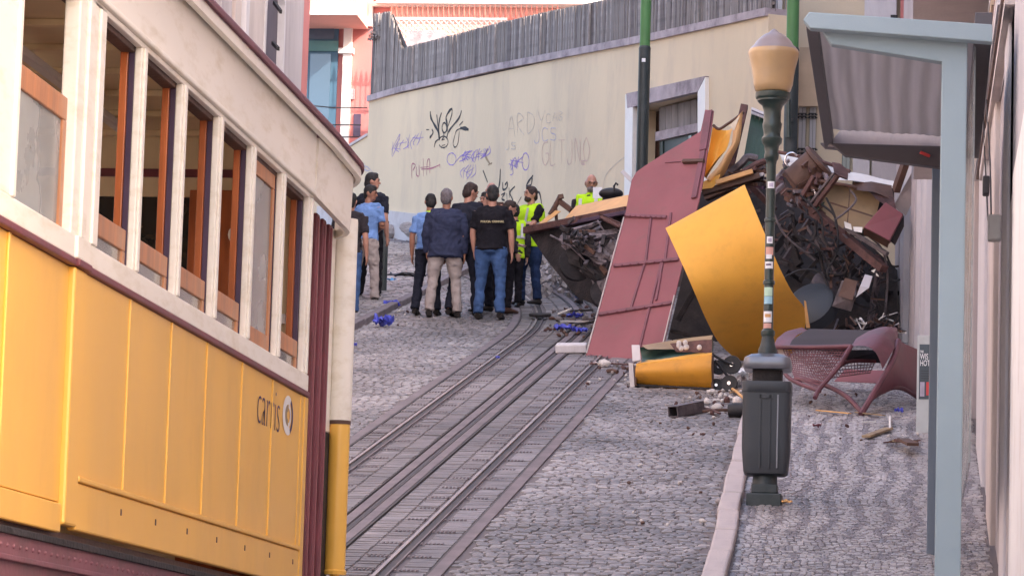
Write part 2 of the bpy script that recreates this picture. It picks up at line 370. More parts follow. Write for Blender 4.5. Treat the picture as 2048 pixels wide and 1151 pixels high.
def sett_variants(name, sx, sy, h, dome, mat, tones, n=10):
    out = []
    for i in range(n):
        jx = [random.uniform(-.06, .06) for _ in range(8)]
        vs = []
        for (a, b) in ((-1, -1), (1, -1), (1, 1), (-1, 1)): vs.append((a*sx/2, b*sy/2, -.03))
        for q, (a, b) in enumerate(((-1, -1), (1, -1), (1, 1), (-1, 1))):
            vs.append((a*sx/2*(.90+jx[q]*.7), b*sy/2*(.87+jx[q+4]*.8), h+random.uniform(-.002, .002)))
        vs.append((sx*random.uniform(-.1, .1), sy*random.uniform(-.1, .1), h+dome*random.uniform(.5, 1.3)))
        fs = [(0, 1, 5, 4), (1, 2, 6, 5), (2, 3, 7, 6), (3, 0, 4, 7), (4, 5, 8), (5, 6, 8), (6, 7, 8), (7, 4, 8)]
        tone = tones(i, n)
        me = bpy.data.meshes.new(name); me.from_pydata(vs, [], fs)
        at = me.attributes.new('tone', 'FLOAT', 'POINT'); at.data.foreach_set('value', [tone]*9)
        me.materials.append(mat); out.append((me, np.array(vs), fs, tone))
    return out
def lay_setts(parent, name, cells, variants, mat, indiv=300):
    """cells: (x, y, h, yaw, scale, variant). The nearest become pieces of their own, the rest one mass."""
    cells.sort(key=lambda c: c[1])
    def key(c):
        d = RM.transposed() @ (Vector((c[0], c[1], gz(c[1])))-EYE)
        u, v = 1024-FPX*d.x/d.z, 575.5+FPX*d.y/d.z
        u, v = 1024+FPX*d.x/(-d.z), 575.5-FPX*d.y/(-d.z)
        vis = 690 < u < 1840 and v < 1160 and not (1490 < u < 1590 and v < 1000)
        return (0 if vis else 1, c[1])
    order = sorted(cells, key=key)
    sing, rest = order[:indiv], order[indiv:]
    for c in sing:
        o = bpy.data.objects.new(name, variants[c[5]][0]); COL.objects.link(o)
        o.location = (c[0], c[1], gz(c[1])+c[2]); o.scale = (c[4], c[4], 1)
        o.rotation_euler = (ROT @ Matrix.Rotation(c[3], 3, 'Z')).to_euler(); o.parent = parent
    V = []; Fq = []; T = []
    R0 = np.array(ROT)
    faces = variants[0][2]
    nv = 0; polys = []
    for c in rest:
        vs = variants[c[5]][1]*np.array([c[4], c[4], 1]); ca, sa = math.cos(c[3]), math.sin(c[3])
        vs = np.stack([vs[:, 0]*ca-vs[:, 1]*sa, vs[:, 0]*sa+vs[:, 1]*ca, vs[:, 2]], 1) @ R0.T + np.array([c[0], c[1], gz(c[1])+c[2]])
        V.append(vs); T += [variants[c[5]][3]]*9
        for f in faces: polys.append(tuple(nv+i for i in f))
        nv += 9
    me = bpy.data.meshes.new(name); me.from_pydata(np.concatenate(V).tolist(), [], polys)
    at = me.attributes.new('tone', 'FLOAT', 'POINT'); at.data.foreach_set('value', T); me.materials.append(mat)
    o = bpy.data.objects.new(name+'_paving', me); COL.objects.link(o); o.parent = parent; o['kind'] = 'stuff'
    return o

# road setts
TR0, TR1 = -5.10, -3.22
vr = sett_variants('sett', .094, .086, .0, .011, m_sett, lambda i, n: (i/(n-1))**1.3, 14)
cells = []
y = 22.0
row = 0
while y < 57:
    x = -7.0+random.uniform(0, .06)
    while x < kerbx(y)-.125:
        tx = x-trackdx(y)
        if not (TR0-.07 < tx < TR1+.055):
            if random.random() > .008:
                cells.append((x+random.uniform(-.008, .008), y+random.uniform(-.008, .008)+.03*math.sin(x*2.2+row*.02), random.gauss(-.002, .0025),
                              random.uniform(-.12, .12), random.uniform(.88, 1.05), random.randrange(14)))
        x += .098*random.uniform(.92, 1.12)
    y += .089; row += 1
lay_setts(road, 'sett', cells, vr, m_sett)
vl = sett_variants('pavement_sett', .125, .12, .0, .008, m_sett, lambda i, n: .35+.65*i/(n-1), 10)
cells = []; y = 40.5
while y < 60:
    x = -11.2 if y > 48.5 else -8.75
    while x < -7.12:
        if random.random() > (.03 if y < 52 else .12): cells.append((x+random.uniform(-.01, .01), y+random.uniform(-.01, .01), .068+random.gauss(0, .006), random.uniform(-.25, .25), random.uniform(.85, 1.05), random.randrange(10)))
        x += .13*random.uniform(.95, 1.1)
    y += .126
lay_setts(lpav, 'pavement_sett', cells, vl, m_sett, 120)
for k in range(16):
    b = MB(); b.box((0, 0, 0), (.12, 1.0, .14)); o = b.build('kerb_stone', m_conc, lpav, bevel=.015); o.matrix_parent_inverse = Matrix.Identity(4)
    yy = 38+k*1.0; o.location = (-7.05+random.uniform(-.01, .01), yy, gz(yy)+.02); o.rotation_euler = (SLOPE, 0, 0)
# track zone: flatter, darker setts laid across
vt = sett_variants('track_sett', .205, .098, .0, .003, m_track, lambda i, n: i/(n-1), 12)
cells = []; y = 22.0; row = 0
while y < 54:
    for (a, b) in ((-5.04, -4.87), (-4.71, -4.35), (-4.05, -3.69), (-3.53, -3.31)):
        n = max(1, round((b-a)/.2)); wd = (b-a)/n
        for i in range(n):
            cells.append((a+wd*(i+.5)+trackdx(y)+random.uniform(-.004, .004), y, random.gauss(-.001, .0018), random.uniform(-.03, .03), wd/.215, random.randrange(12)))
    y += .104
lay_setts(road, 'track_sett', cells, vt, m_track)
# track: rails, slot, edging
def along(x0, w_, h, z, mat, name, parent, y0=8, y1=56, **kw):
    b = MB(); rows = []
    ys = [y0, 10.5, 20, 30, 38, 42]+[42+.5*k for k in range(1, int((y1-42)*2)+1)]
    for y in ys:
        dx = trackdx(y)
        rows.append([(x0-w_/2+dx, y, gz(y)+z-h), (x0-w_/2+dx, y, gz(y)+z), (x0+w_/2+dx, y, gz(y)+z), (x0+w_/2+dx, y, gz(y)+z-h)])
    V = [[b.bm.verts.new(p) for p in r] for r in rows]
    for r, q in zip(V, V[1:]):
        for k in range(4): b.bm.faces.new((r[k], r[(k+1) % 4], q[(k+1) % 4], q[k]))
    b.bm.faces.new(V[0]); b.bm.faces.new(V[-1][::-1])
    return b.build(name, mat, parent, **kw)
track = empty('rail_track', (-4.2, 30, gz(30)), kind='structure')
for x0 in (-4.79, -3.61):
    r = along(x0, .012, .05, -.004, m_raild, 'rail', track)
    along(x0-.040, .026, .05, .014, m_rail, 'rail_head', r)
    along(x0+.040, .012, .05, .010, m_conc, 'guard_lip', r)
    along(x0+.002, .054, .02, -.002, m_raild, 'groove', r)
s_ = along(-4.20, .03, .03, -.006, m_raild, 'cable_slot', track)
along(-4.275, .08, .05, .006, m_conc, 'slot_edging', s_); along(-4.125, .08, .05, .006, m_conc, 'slot_edging', s_)
along(-4.335, .008, .05, .009, m_raild, 'joint_strip', s_); along(-4.065, .018, .05, .009, m_raild, 'joint_strip', s_)
for x0 in (-5.10, -3.25):
    e = along(x0, .09, .05, .005, m_conc, 'edging_strip', track); along(x0+(.055 if x0 < -4 else -.055), .018, .04, .003, m_raild, 'joint_strip', e)
# studded bearing plates beside the rails
b = MB()
for y in [22.5+.62*i for i in range(34)]:
    for x0 in (-3.75, -3.47, -4.93, -4.65):
        for k in range(6):
            X = x0-.075+.03*k+trackdx(y); b.box((X, y, gz(y)+.004), (.014, .05, .012), ROT)
b.build('bearing_stud', m_conc, track, kind='stuff')

# kerb stones
kmesh = []
for i in range(5):
    b = MB(); b.box((0, 0, -.07), (.155, .985, .22)); o = b.build('kerb_stone', m_kerb, pavement, bevel=.018)
    o.matrix_parent_inverse = Matrix.Identity(4); kmesh.append(o)
y = 14.5; k = 0
while y < 46:
    if k < 5: o = kmesh[k]
    else: o = kmesh[k % 5].copy(); COL.objects.link(o)
    o.location = (kerbx(y)-.0+random.uniform(-.012, .012), y, gz(y)+.135+random.uniform(-.006, .006))
    dx = kerbx(y+.5)-kerbx(y-.5)
    o.rotation_euler = (SLOPE, random.uniform(-.01, .01), -math.atan(dx)+random.uniform(-.012, .012))
    y += 1.0*math.cos(SLOPE)+.012; k += 1
# pavement mosaic: the wavy shimmer is painted in as pale and dark setts
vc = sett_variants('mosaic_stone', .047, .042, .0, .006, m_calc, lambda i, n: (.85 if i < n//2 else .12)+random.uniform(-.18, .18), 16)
cells = []; y = 22.6; row = 0
while y < 42:
    x = kerbx(y)+.105+random.uniform(0, .03)
    while x < .48:
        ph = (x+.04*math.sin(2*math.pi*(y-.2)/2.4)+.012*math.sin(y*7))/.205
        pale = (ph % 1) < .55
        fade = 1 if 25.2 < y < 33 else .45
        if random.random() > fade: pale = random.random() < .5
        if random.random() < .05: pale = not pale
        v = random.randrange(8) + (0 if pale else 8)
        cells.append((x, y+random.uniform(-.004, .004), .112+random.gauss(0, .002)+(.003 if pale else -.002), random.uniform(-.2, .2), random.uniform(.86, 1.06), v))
        x += .049*random.uniform(.93, 1.1)
    y += .044; row += 1
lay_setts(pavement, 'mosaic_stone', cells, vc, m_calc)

# ------------------------------------------------------------------ the long cream wall on the outside of the bend
W0 = Vector((-1.97, 47, 0)); W1 = Vector((-9.70, 62, 0)); WD = (W1-W0).normalized(); WN = Vector((-WD.y, WD.x, 0))
if WN.dot(EYE-W0) < 0: WN = -WN
def WH(px, py, off=0): return HIT(px, py, W0+WN*off, WN)
def wall_t(p): return (p-W0).dot(WD)
T0 = wall_t(WH(1537, 30)); T1 = wall_t(WH(738, 200))
def wz(px, py): return WH(px, py).z
topline = [(wall_t(WH(x, yy)), WH(x, yy).z) for x, yy in ((1537, 28), (1290, 82), (1100, 118), (1000, 137), (800, 183), (738, 201))]
def ztop(t): return float(np.interp(t, [a for a, _ in topline], [c for _, c in topline]))
def WP(t, z, off=0): return W0+WD*t+WN*off+Vector((0, 0, z))
root = empty('cream_wall', WP(T0, gz(47)), 'long cream rendered wall covered in graffiti behind the group of people', 'wall')
def wall_block(t0, t1, zt0, zt1, th, off, mat, name, parent, zb0=None, zb1=None):
    b = MB(); q = []
    for o_ in (off, off-th):
        for t, zt, zb in ((t0, zt0, zb0), (t1, zt1, zb1)):
            p = W0+WD*t
            q.append(WP(t, zb if zb is not None else gz(p.y)-.3, o_)); q.append(WP(t, zt, o_))
    v = [b.bm.verts.new(p) for p in q]
    for f in ((0, 1, 3, 2), (4, 6, 7, 5), (0, 4, 5, 1), (2, 3, 7, 6), (1, 5, 7, 3), (0, 2, 6, 4)): b.bm.faces.new([v[i] for i in f])
    return b.build(name, mat, parent)
# door opening
dl, dr = wall_t(WH(1415, 160)), wall_t(WH(1262, 190))
il, ir = wall_t(WH(1400, 190)), wall_t(WH(1287, 210))
zl = lambda t: float(np.interp(t, [dl, dr], [WH(1415, 155).z, WH(1262, 190).z]))
zi = lambda t: float(np.interp(t, [il, ir], [WH(1400, 185).z, WH(1287, 212).z]))
wall_block(T0, dl+.04, ztop(T0), ztop(dl), .4, 0, m_wall, 'render', root)
wall_block(dl+.04, dr-.04, ztop(dl), ztop(dr), .4, 0, m_wall, 'render', root, zi(dl)+.02, zi(dr)+.02)
wall_block(dr-.04, T1, ztop(dr), ztop(T1), .4, 0, m_wall, 'render', root)
# coping stones
ts = np.linspace(T0, T1, 19)
for a, c in zip(ts, ts[1:]):
    wall_block(a+.006, c-.006, ztop(a)+.085, ztop(c)+.085, .48, .05, m_coping, 'coping_stone', root, ztop(a)-.025, ztop(c)-.025)
# lower stretch carrying on to the left
zlow = WH(735, 272).z
LT = wall_t(WH(560, 330))
wall_block(T1+.005, LT, zlow, zlow-.25, .38, -.01, m_wall, 'lower_render', root)
wall_block(T1+.006, LT, zlow+.05, zlow-.2, .44, .02, m_plinth, 'lower_coping', root, zlow+.002, zlow-.248)
# plinth
b = MB(); g0 = [WH(690, 405), WH(770, 420), WH(860, 428), WH(1000, 440)]
pl = []
for px, py in ((640, 412), (770, 420), (860, 430), (1250, 470)):
    p = WH(px, py); pl.append((wall_t(p), p.z))
for (a, za), (c, zc) in zip(pl, pl[1:]):
    wall_block(c, a, zc, za, .1, .06, m_plinth, 'plinth', root)
# rough stone base course under the plinth, where the paving has washed away
rs = random.Random(3)
for k in range(46):
    px = rs.uniform(745, 1240); t = wall_t(WH(px, 480)); p = W0+WD*t
    g = gz(p.y); s = rs.uniform(.12, .3)
    b = MB(); b.ell((0, 0, 0), (s, s*.5, s*.55), seg=7, rings=5)
    for v in b.bm.verts: v.co *= 1+.25*noise.noise(v.co*7+Vector((k, 0, 0)))
    o = b.build('base_stone', m_rubble, root); o.matrix_parent_inverse = Matrix.Translation(-Vector(root.location))
    o.location = WP(t, g+rs.uniform(0, .4), .12+rs.uniform(0, .1))
# door
dm = empty('doorway', WP((dl+dr)/2, gz(50))); adopt(dm, root)
def dblk(name, px0, py0, px1, py1, px2, py2, px3, py3, off, th, mat):   # quad given by four sightings on the wall plane
    P = [WH(px0, py0), WH(px1, py1), WH(px2, py2), WH(px3, py3)]
    b = MB(); b.poly([p+WN*off for p in P], th, WN); return b.build(name, mat, dm)
dblk('stone_jamb', 1403, 185, 1418, 155, 1418, 400, 1403, 400, -.03, .09, m_white)
dblk('stone_jamb', 1258, 190, 1273, 215, 1268, 600, 1253, 600, -.03, .09, m_white)
dblk('stone_lintel', 1260, 188, 1418, 153, 1403, 184, 1262, 217, -.03, .093, m_coping)
for i in range(9):
    a = 1290+i*12.4
    ya = lerp(213, 187, (a-1290)/112)
    dblk('transom_board', a, ya, a+11.6, ya-2.6, a+11.6, ya+52, a, ya+54, -.26, .03, m_slat)
dblk('transom_rail', 1288, 262, 1403, 237, 1403, 254, 1288, 280, -.25, .07, m_coping)
for i in range(2):
    a = 1290+i*57
    dblk('door_leaf', a, 280-i*13, a+56, 267-i*13, a+56, 470, a, 480, -.28, .04, m_darkpole)
    dblk('door_stile', a+2, 282-i*13, a+8, 280-i*13, a+8, 470, a+2, 470, -.24, .02, m_green)
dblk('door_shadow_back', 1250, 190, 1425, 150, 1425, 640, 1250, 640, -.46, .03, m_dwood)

# graffiti: sprayed strokes lying on the render
def graffiti(strokes, mat, label, zoom=None):
    b = MB()
    for st in strokes:
        pts, wd = st
        P = []
        for (x, yy) in pts:
            if zoom: x = zoom[0]+x/zoom[2]; yy = zoom[1]+yy/zoom[2]
            P.append(WH(x, yy, .004))
        # smooth
        if len(P) > 2:
            Q = []
            for i in range(len(P)-1):
                p0 = P[max(0, i-1)]; p1 = P[i]; p2 = P[i+1]; p3 = P[min(len(P)-1, i+2)]
                for k in range(5):
                    t = k/5; Q.append(.5*((2*p1)+(p2-p0)*t+(2*p0-5*p1+4*p2-p3)*t*t+(3*p1-p0-3*p2+p3)*t**3))
            Q.append(P[-1]); P = Q
        hw = wd/2*.0078*(1.55 if mat is m_inkb else 1.3)
        L = []; R_ = []
        for i, p in enumerate(P):
            t = (P[min(i+1, len(P)-1)]-P[max(0, i-1)])
            if t.length < 1e-6: t = Vector((0, 0, 1))
            t.normalize(); s = t.cross(WN); k = hw*(1-.25*math.sin(i*.9)); 
            if i in (0, len(P)-1): k *= .6
            L.append(b.bm.verts.new(p+s*k)); R_.append(b.bm.verts.new(p-s*k))
        for i in range(len(P)-1): b.bm.faces.new((L[i], R_[i], R_[i+1], L[i+1]))
    return b.build('graffiti', mat, root, label=label)
Z = (840, 200, 5.48)
def circ(cx, cy, rx, ry, n=12, a0=0, a1=360): return [(cx+rx*math.cos(rad(a0+(a1-a0)*i/n)), cy+ry*math.sin(rad(a0+(a1-a0)*i/n))) for i in range(n+1)]
graffiti([([(112, 125), (118, 190), (150, 260), (195, 340), (212, 440)], 4.2), ([(130, 320), (142, 355), (125, 390), (105, 412)], 3.5), ([(182, 160), (198, 290), (212, 390)], 3),
          ([(235, 140), (212, 220), (205, 330), (212, 430)], 3.6), ([(352, 95), (322, 118), (285, 190), (298, 270), (296, 350)], 4), ([(352, 95), (345, 170), (300, 300)], 2.5),
          (circ(266, 305, 25, 55), 2.6), ([(455, 115), (425, 200), (345, 300), (305, 360), (290, 425)], 3.6), ([(200, 432), (168, 462), (155, 520)], 2.8),
          (circ(255, 460, 52, 62, 14, -150, 150), 1.8), ([(235, 440), (270, 430)], 2.5), ([(240, 500), (275, 490)], 2), ([(440, 308), (490, 312), (532, 325)], 5), ([(470, 235), (430, 278)], 3.2),
          ([(450, 312), (400, 335), (378, 400), (362, 480), (385, 518), (415, 470), (430, 335)], 1.8), ([(68, 325), (100, 325)], 2.5), ([(250, 330), (262, 400), (240, 430)], 2)],
         m_inkb, 'large black spray-painted tag', Z)
graffiti([([(690, 770), (740, 900)], 3.8), ([(880, 755), (872, 900), (850, 1010)], 3.8), ([(1240, 825), (1190, 890), (1165, 945), (1215, 930), (1230, 850)], 3.4),
          ([(905, 900), (910, 980), (950, 960), (955, 900), (930, 930)], 2.8), ([(890, 1040), (930, 1020), (895, 1080), (930, 1100)], 2.4), ([(950, 1020), (955, 1110)], 2.4),
          ([(1040, 945), (985, 1010), (1010, 1080), (1020, 1120)], 2.8), ([(975, 960), (980, 1070)], 2.6), ([(1270, 1010), (1310, 1020), (1335, 1150)], 3), ([(1110, 1060), (1060, 1150)], 2.4)],
         m_inkb, 'black upright spray-painted tag behind the heads', Z)
graffiti([([(590, 695), (592, 570), (622, 578), (598, 625)], 2.2), ([(632, 590), (632, 660), (655, 668), (655, 575)], 2.2), ([(692, 515), (694, 675)], 2.2), ([(668, 598), (742, 590)], 2),
          ([(722, 665), (728, 545), (748, 530), (750, 650)], 2.2), ([(676, 612), (760, 605), (841, 572)], 2.2), ([(835, 565), (841, 600)], 2.5)], m_inkr, 'wine red scrawled word with an arrow', (690, 200, 4.426))
def scrib(x0, y0, x1, y1, n, h, w_, seed, sl=.25):
    r = random.Random(seed); out = []
    for i in range(n):
        t = i/(n-1); x = lerp(x0, x1, t); yy = lerp(y0, y1, t)
        a = (x+r.uniform(-4, 4)+h*sl*.5, yy-h*r.uniform(.35, .6)); c = (x-h*sl*.5+r.uniform(-4, 4), yy+h*r.uniform(.3, .6))
        m = (x+r.uniform(-h*.3, h*.3), yy+r.uniform(-h*.2, h*.2)); out.append(([a, m, c], w_))
        if r.random() < .6: out.append(([(x-h*.2, yy+r.uniform(-h*.3, h*.3)), (x+h*.3, yy+r.uniform(-h*.4, h*.2))], w_))
    return out
graffiti(scrib(785, 300, 838, 278, 9, 30, 1.6, 1)+[([(783, 300), (800, 268), (792, 296)], 1.5)], m_inkp, 'violet slanting scribble on the left half')
graffiti(scrib(925, 315, 975, 305, 12, 24, 2.0, 2)+[(circ(903, 318, 9, 12), 1.6), ([(910, 325), (925, 310), (940, 318)], 1.6)]+scrib(928, 345, 944, 345, 5, 28, 1.5, 4), m_inkp, 'violet scribbled name in the middle of the wall')
graffiti(scrib(1022, 328, 1040, 326, 6, 22, 2, 5)+[(circ(1051, 323, 7, 17), 1.8)]+[([(1021, 318), (1026, 345), (1020, 350)], 1.6)], m_inkp, 'small violet scribble above the heads')
graffiti([([(694, 303), (703, 305), (700, 312)], 1.6), ([(706, 306), (712, 312)], 1.6), ([(720, 330), (735, 334), (738, 342), (722, 336)], 1.8), ([(728, 326), (733, 345)], 1.8), ([(738, 336), (745, 344)], 1.8)], m_inkbl, 'small blue scribble beside the tram roof')
def letters(s, x, yy, h, w_, dx, dy=0):
    F = {'G': [[(1, 0), (.2, .1), (0, .6), (.4, 1), (1, .8), (1, .5), (.6, .5)]], 'L': [[(0, 0), (0, 1), (.8, 1)]], 'T': [[(0, 0), (1, 0)], [(.5, 0), (.5, 1)]], 'J': [[(.8, 0), (.8, .9), (.3, 1.1), (0, .85)]],
         'N': [[(0, 1), (0, 0), (.8, 1), (.8, 0)]], 'O': [[(.5, 0), (0, .4), (.2, .95), (.7, 1), (1, .5), (.5, 0)]], 'A': [[(0, 1), (.5, 0), (1, 1)], [(.2, .6), (.8, .6)]], 'R': [[(0, 1), (0, 0), (.8, .2), (0, .5), (.9, 1)]],
         'D': [[(0, 0), (0, 1), (.8, .7), (.8, .2), (0, 0)]], 'Y': [[(0, 0), (.5, .5), (1, 0)], [(.5, .5), (.4, 1)]], 'C': [[(1, .1), (.3, 0), (0, .5), (.3, 1), (1, .9)]], 'B': [[(0, 0), (0, 1), (.8, .8), (.1, .5), (.7, .2), (0, 0)]],
         'S': [[(1, .1), (.2, .1), (.2, .45), (.9, .6), (.8, 1), (0, .95)]], 'I': [[(.5, 0), (.5, 1)]], 'E': [[(1, 0), (0, 0), (0, 1), (1, 1)], [(0, .5), (.8, .5)]]}
    out = []
    for i, c in enumerate(s):
        for st in F.get(c, []): out.append(([(x+i*dx+a*dx*.75, yy+i*dy+q*h) for a, q in st], w_))
    return out
graffiti(letters('ARDY', 1015, 232, 42, 1.5, 20, -4)+letters('CABI', 1092, 228, 18, 1.3, 13, -3)+letters('JS', 1010, 284, 14, 2, 12), m_inkf, 'faded grey outline letters high on the wall')
graffiti(letters('JCS', 1068, 258, 26, 1.4, 16, -2), m_inkbl, 'faded lilac letters right of centre')
graffiti(letters('GLTJNO', 1084, 284, 46, 1.7, 16.5, -2)+letters('E', 1163, 322, 6, 2, 10), m_inkpk, 'faded pink outline letters near the doorway')
graffiti([([(975, 297), (971, 312), (980, 328)], 5), ([(984, 326), (976, 330)], 4)], m_tan, 'brown smear on the render')
graffiti([([(1205, 385), (1212, 350), (1235, 325), (1250, 314)], 1.5)], m_inkf, 'thin curved line near the doorway')

# slatted fence on the wall
fence = empty('slat_fence', WP(T0, ztop(T0)), 'weathered grey slat fence standing along the top of the cream wall', 'fence')
fh_pts = [(wall_t(WH(1537, 0)), WH(1537, -75).z-WH(1537, 28).z), (wall_t(WH(1100, 118)), WH(1100, 22).z-WH(1100, 118).z), (wall_t(WH(800, 183)), WH(800, 97).z-WH(800, 183).z),
          (wall_t(WH(796, 184)), WH(796, 94).z-WH(796, 184).z), (wall_t(WH(786, 186)), WH(786, 62).z-WH(786, 186).z), (wall_t(WH(772, 190)), WH(772, 25).z-WH(772, 190).z), (wall_t(WH(742, 200)), WH(742, 30).z-WH(742, 200).z)]
n = 292; sl_meshes = []
for k in range(8):
    b = MB(); b.mm((-.0225, -.011, 0), (.0225, .011, 1))
    o = b.build('slat', [m_slat, m_slat2, m_slat, m_slat3][k % 4]); sl_meshes.append(o.data); bpy.data.objects.remove(o)
ang = math.atan2(WD.y, WD.x)
for i in range(n):
    t = lerp(T0+.02, T1-.03, i/(n-1)); hh = float(np.interp(t, [a for a, _ in fh_pts], [c for _, c in fh_pts]))
    o = bpy.data.objects.new('slat', sl_meshes[random.randrange(8)]); COL.objects.link(o); o.parent = fence; o.matrix_parent_inverse = Matrix.Translation(-Vector(fence.location))
    o.location = WP(t, ztop(t)+.07, -.04+random.uniform(-.006, .006)); o.scale = (1, 1, (hh-.07)*random.uniform(.99, 1.005)); o.rotation_euler = (random.gauss(0, .006), random.gauss(0, .01), ang)
for hz in (.16, .62):
    b = MB()
    pts = [WP(t, ztop(t)+hz, -.075) for t in np.linspace(T0, T1, 12)]
    for a, c in zip(pts, pts[1:]): b.beam(a, c, .03, .045)
    b.build('fence_rail', m_slat, fence)
for t in np.linspace(T0+.3, T1-.3, 9):
    b = MB(); b.beam(WP(t, ztop(t)+.05, .0), WP(t, ztop(t)+.76, .0), .022, .03, WN); b.build('fence_post', m_slat2, fence)
# solid wind-screen boards just behind the slats
b = MB(); pts = [WP(t, ztop(t)+.05, -.10) for t in np.linspace(T0, T1-.02, 20)]; tp = [WP(t, ztop(t)+float(np.interp(t, [a for a, _ in fh_pts], [c for _, c in fh_pts]))-.04, -.10) for t in np.linspace(T0, T1-.02, 20)]
b.sheet([pts, tp], .01, -WN); b.build('backing_sheet', m_slat3, fence)

# ------------------------------------------------------------------ pink building beyond the wall
PB = 66.0
pb = empty('pink_building', (-10, PB, gz(66)), 'pink rendered building with a blue door beyond the cream wall', 'building')
def pbox(name, px0, py0, px1, py1, y0, th, mat, parent=pb, **kw):
    a = D(px0, py1, y0); c = D(px1, py0, y0)
    return MB().mm((a.x, y0, a.z), (c.x, y0+th, c.z)).build(name, mat, parent, **kw)
pbox('wall', 560, -420, 1320, 520, PB, .5, m_pink)
pbox('upper_wall', 775, -420, 1320, 160, PB-.06, .05, m_pinkl)
pbox('cornice', 752, -14, 1300, 6, PB-.32, .3, m_white)
pbox('cornice_moulding', 745, 6, 1300, 12, PB-.16, .14, m_white)
pbox('corner_pilaster', 714, -60, 748, 52, PB-.12, .1, m_white)
pbox('balcony', 560, -70, 716, 27, PB-1.5, 1.48, m_pinkl)
pbox('balcony_moulding', 560, 22, 716, 29, PB-1.55, .04, m_white)
pbox('door_jamb', 679, 50, 705, 300, PB-.11, .1, m_white)
pbox('jamb_capital', 676, 96, 707, 106, PB-.16, .14, m_white)
pbox('door_lintel', 600, 30, 708, 52, PB-.12, .11, m_coping)
d_ = pbox('door', 596, 52, 678, 320, PB-.05, .04, m_blued)
pbox('fanlight', 610, 56, 668, 78, PB-.07, .015, m_skyglass, d_)
pbox('rail', 600, 82, 677, 102, PB-.08, .03, m_teal, d_)
pbox('pane', 613, 108, 662, 320, PB-.07, .015, m_skyglass, d_)
pbox('door_edge', 598, 104, 610, 320, PB-.08, .02, m_teal, d_)
pbox('intercom', 697, 178, 709, 198, PB-.05, .05, m_coping)
pbox('vent_grille', 706, 228, 722, 272, PB-.03, .03, m_plum)
# railing in front of the upper wall
rl = empty('spear_railing', D(940, 60, 65.2), 'red iron railing with spear tops in front of the pink upper wall', 'railing')
b = MB(); b.lathe([(.006, 0), (.006, .55), (.016, .62), (.022, .70), (.010, .82), (.003, .9)], (0, 0, 0), 6); o = b.build('picket', m_redrail); pk = o.data; bpy.data.objects.remove(o)
px = 780
while px < 1120:
    a = D(px, 100, 65.2); top = D(px, 10, 65.2)
    o = bpy.data.objects.new('picket', pk); COL.objects.link(o); o.parent = rl; o.matrix_parent_inverse = Matrix.Translation(-Vector(rl.location))
    o.location = a; o.scale = (1, 1, (top.z-a.z)/.9); px += 10.4
for py in (37, 92):
    a = D(775, py, 65.2); c = D(1125, py+1, 65.2); MB().beam((a.x, 65.2, a.z), (c.x, 65.2, a.z), .03, .03).build('rail', m_redrail, rl)
a = D(1120, 200, 65.2); c = D(775, 200, 65.2); MB().mm((c.x-.1, 65.1, a.z-1), (a.x+.3, 65.4, a.z+.3)).build('base', m_coping, rl)
# lattice
lt = empty('lattice_screen', D(800, 100, 64.6), 'white diamond lattice screen between the fence and the railing', 'screen')
b = MB(); A = D(785, 40, 64.6); C_ = D(1010, 180, 64.6)
def clipseg(x0, z0, dx, dz, n):
    for i in range(n):
        pass
W_, H_ = C_.x-A.x, A.z-C_.z; s = .11; k = -H_
while k < W_:
    x0 = max(k, 0); z0 = x0-k; x1 = min(k+H_, W_); z1 = x1-k
    if x1 > x0:
        b.beam((A.x+x0, 64.6, C_.z+z0), (A.x+x1, 64.6, C_.z+z1), .02, .012, (0, 1, 0)); b.beam((A.x+x0, 64.585, A.z-z0), (A.x+x1, 64.585, A.z-z1), .02, .012, (0, 1, 0))
    k += s
b.build('lattice', m_lattice, lt, kind='stuff')
MB().mm((A.x, 64.58, A.z), (C_.x, 64.63, A.z+.05)).build('top_rail', m_lattice, lt)
# dark awning shape behind the lattice
b = MB(); b.poly([D(812, 112, 64.2), D(812, 62, 64.2), D(880, 60, 64.2), D(905, 78, 64.2), D(880, 112, 64.2)], .1, (0, 1, 0)); b.build('awning', m_coping, None, label='grey folded awning behind the slat fence', cat='awning')
# leaves on the fence end
b = MB(); r = random.Random(5)
for i in range(140):
    p = WP(T1-.1-r.random()*.35, ztop(T1)+1.0+r.random()*.45*r.random()+.1, r.uniform(-.1, .1)); s = r.uniform(.02, .05)
    d1 = Vector((r.uniform(-1, 1), r.uniform(-1, 1), r.uniform(-1, 1))).normalized()*s; d2 = d1.orthogonal().normalized()*s*.5
    b.quad([p-d1, p+d2, p+d1, p-d2])
b.build('creeper', m_slat, None, label='dry creeper growing on top of the fence end', cat='plant')
# wires across the blue door
for k, (a, c) in enumerate((((600, 209), (735, 216)), ((600, 243), (722, 250)), ((600, 268), (718, 274)))):
    p = D(*a, 63.5); q = D(*c, 63.5); mid = (p+q)/2-Vector((0, 0, .03))
    MB().tube([p, mid, q], .012, 6).build('cable', m_black, None, label=['highest', 'middle', 'lowest'][k]+' of the three cables strung across the blue door', cat='cable', group='cables across the blue door')

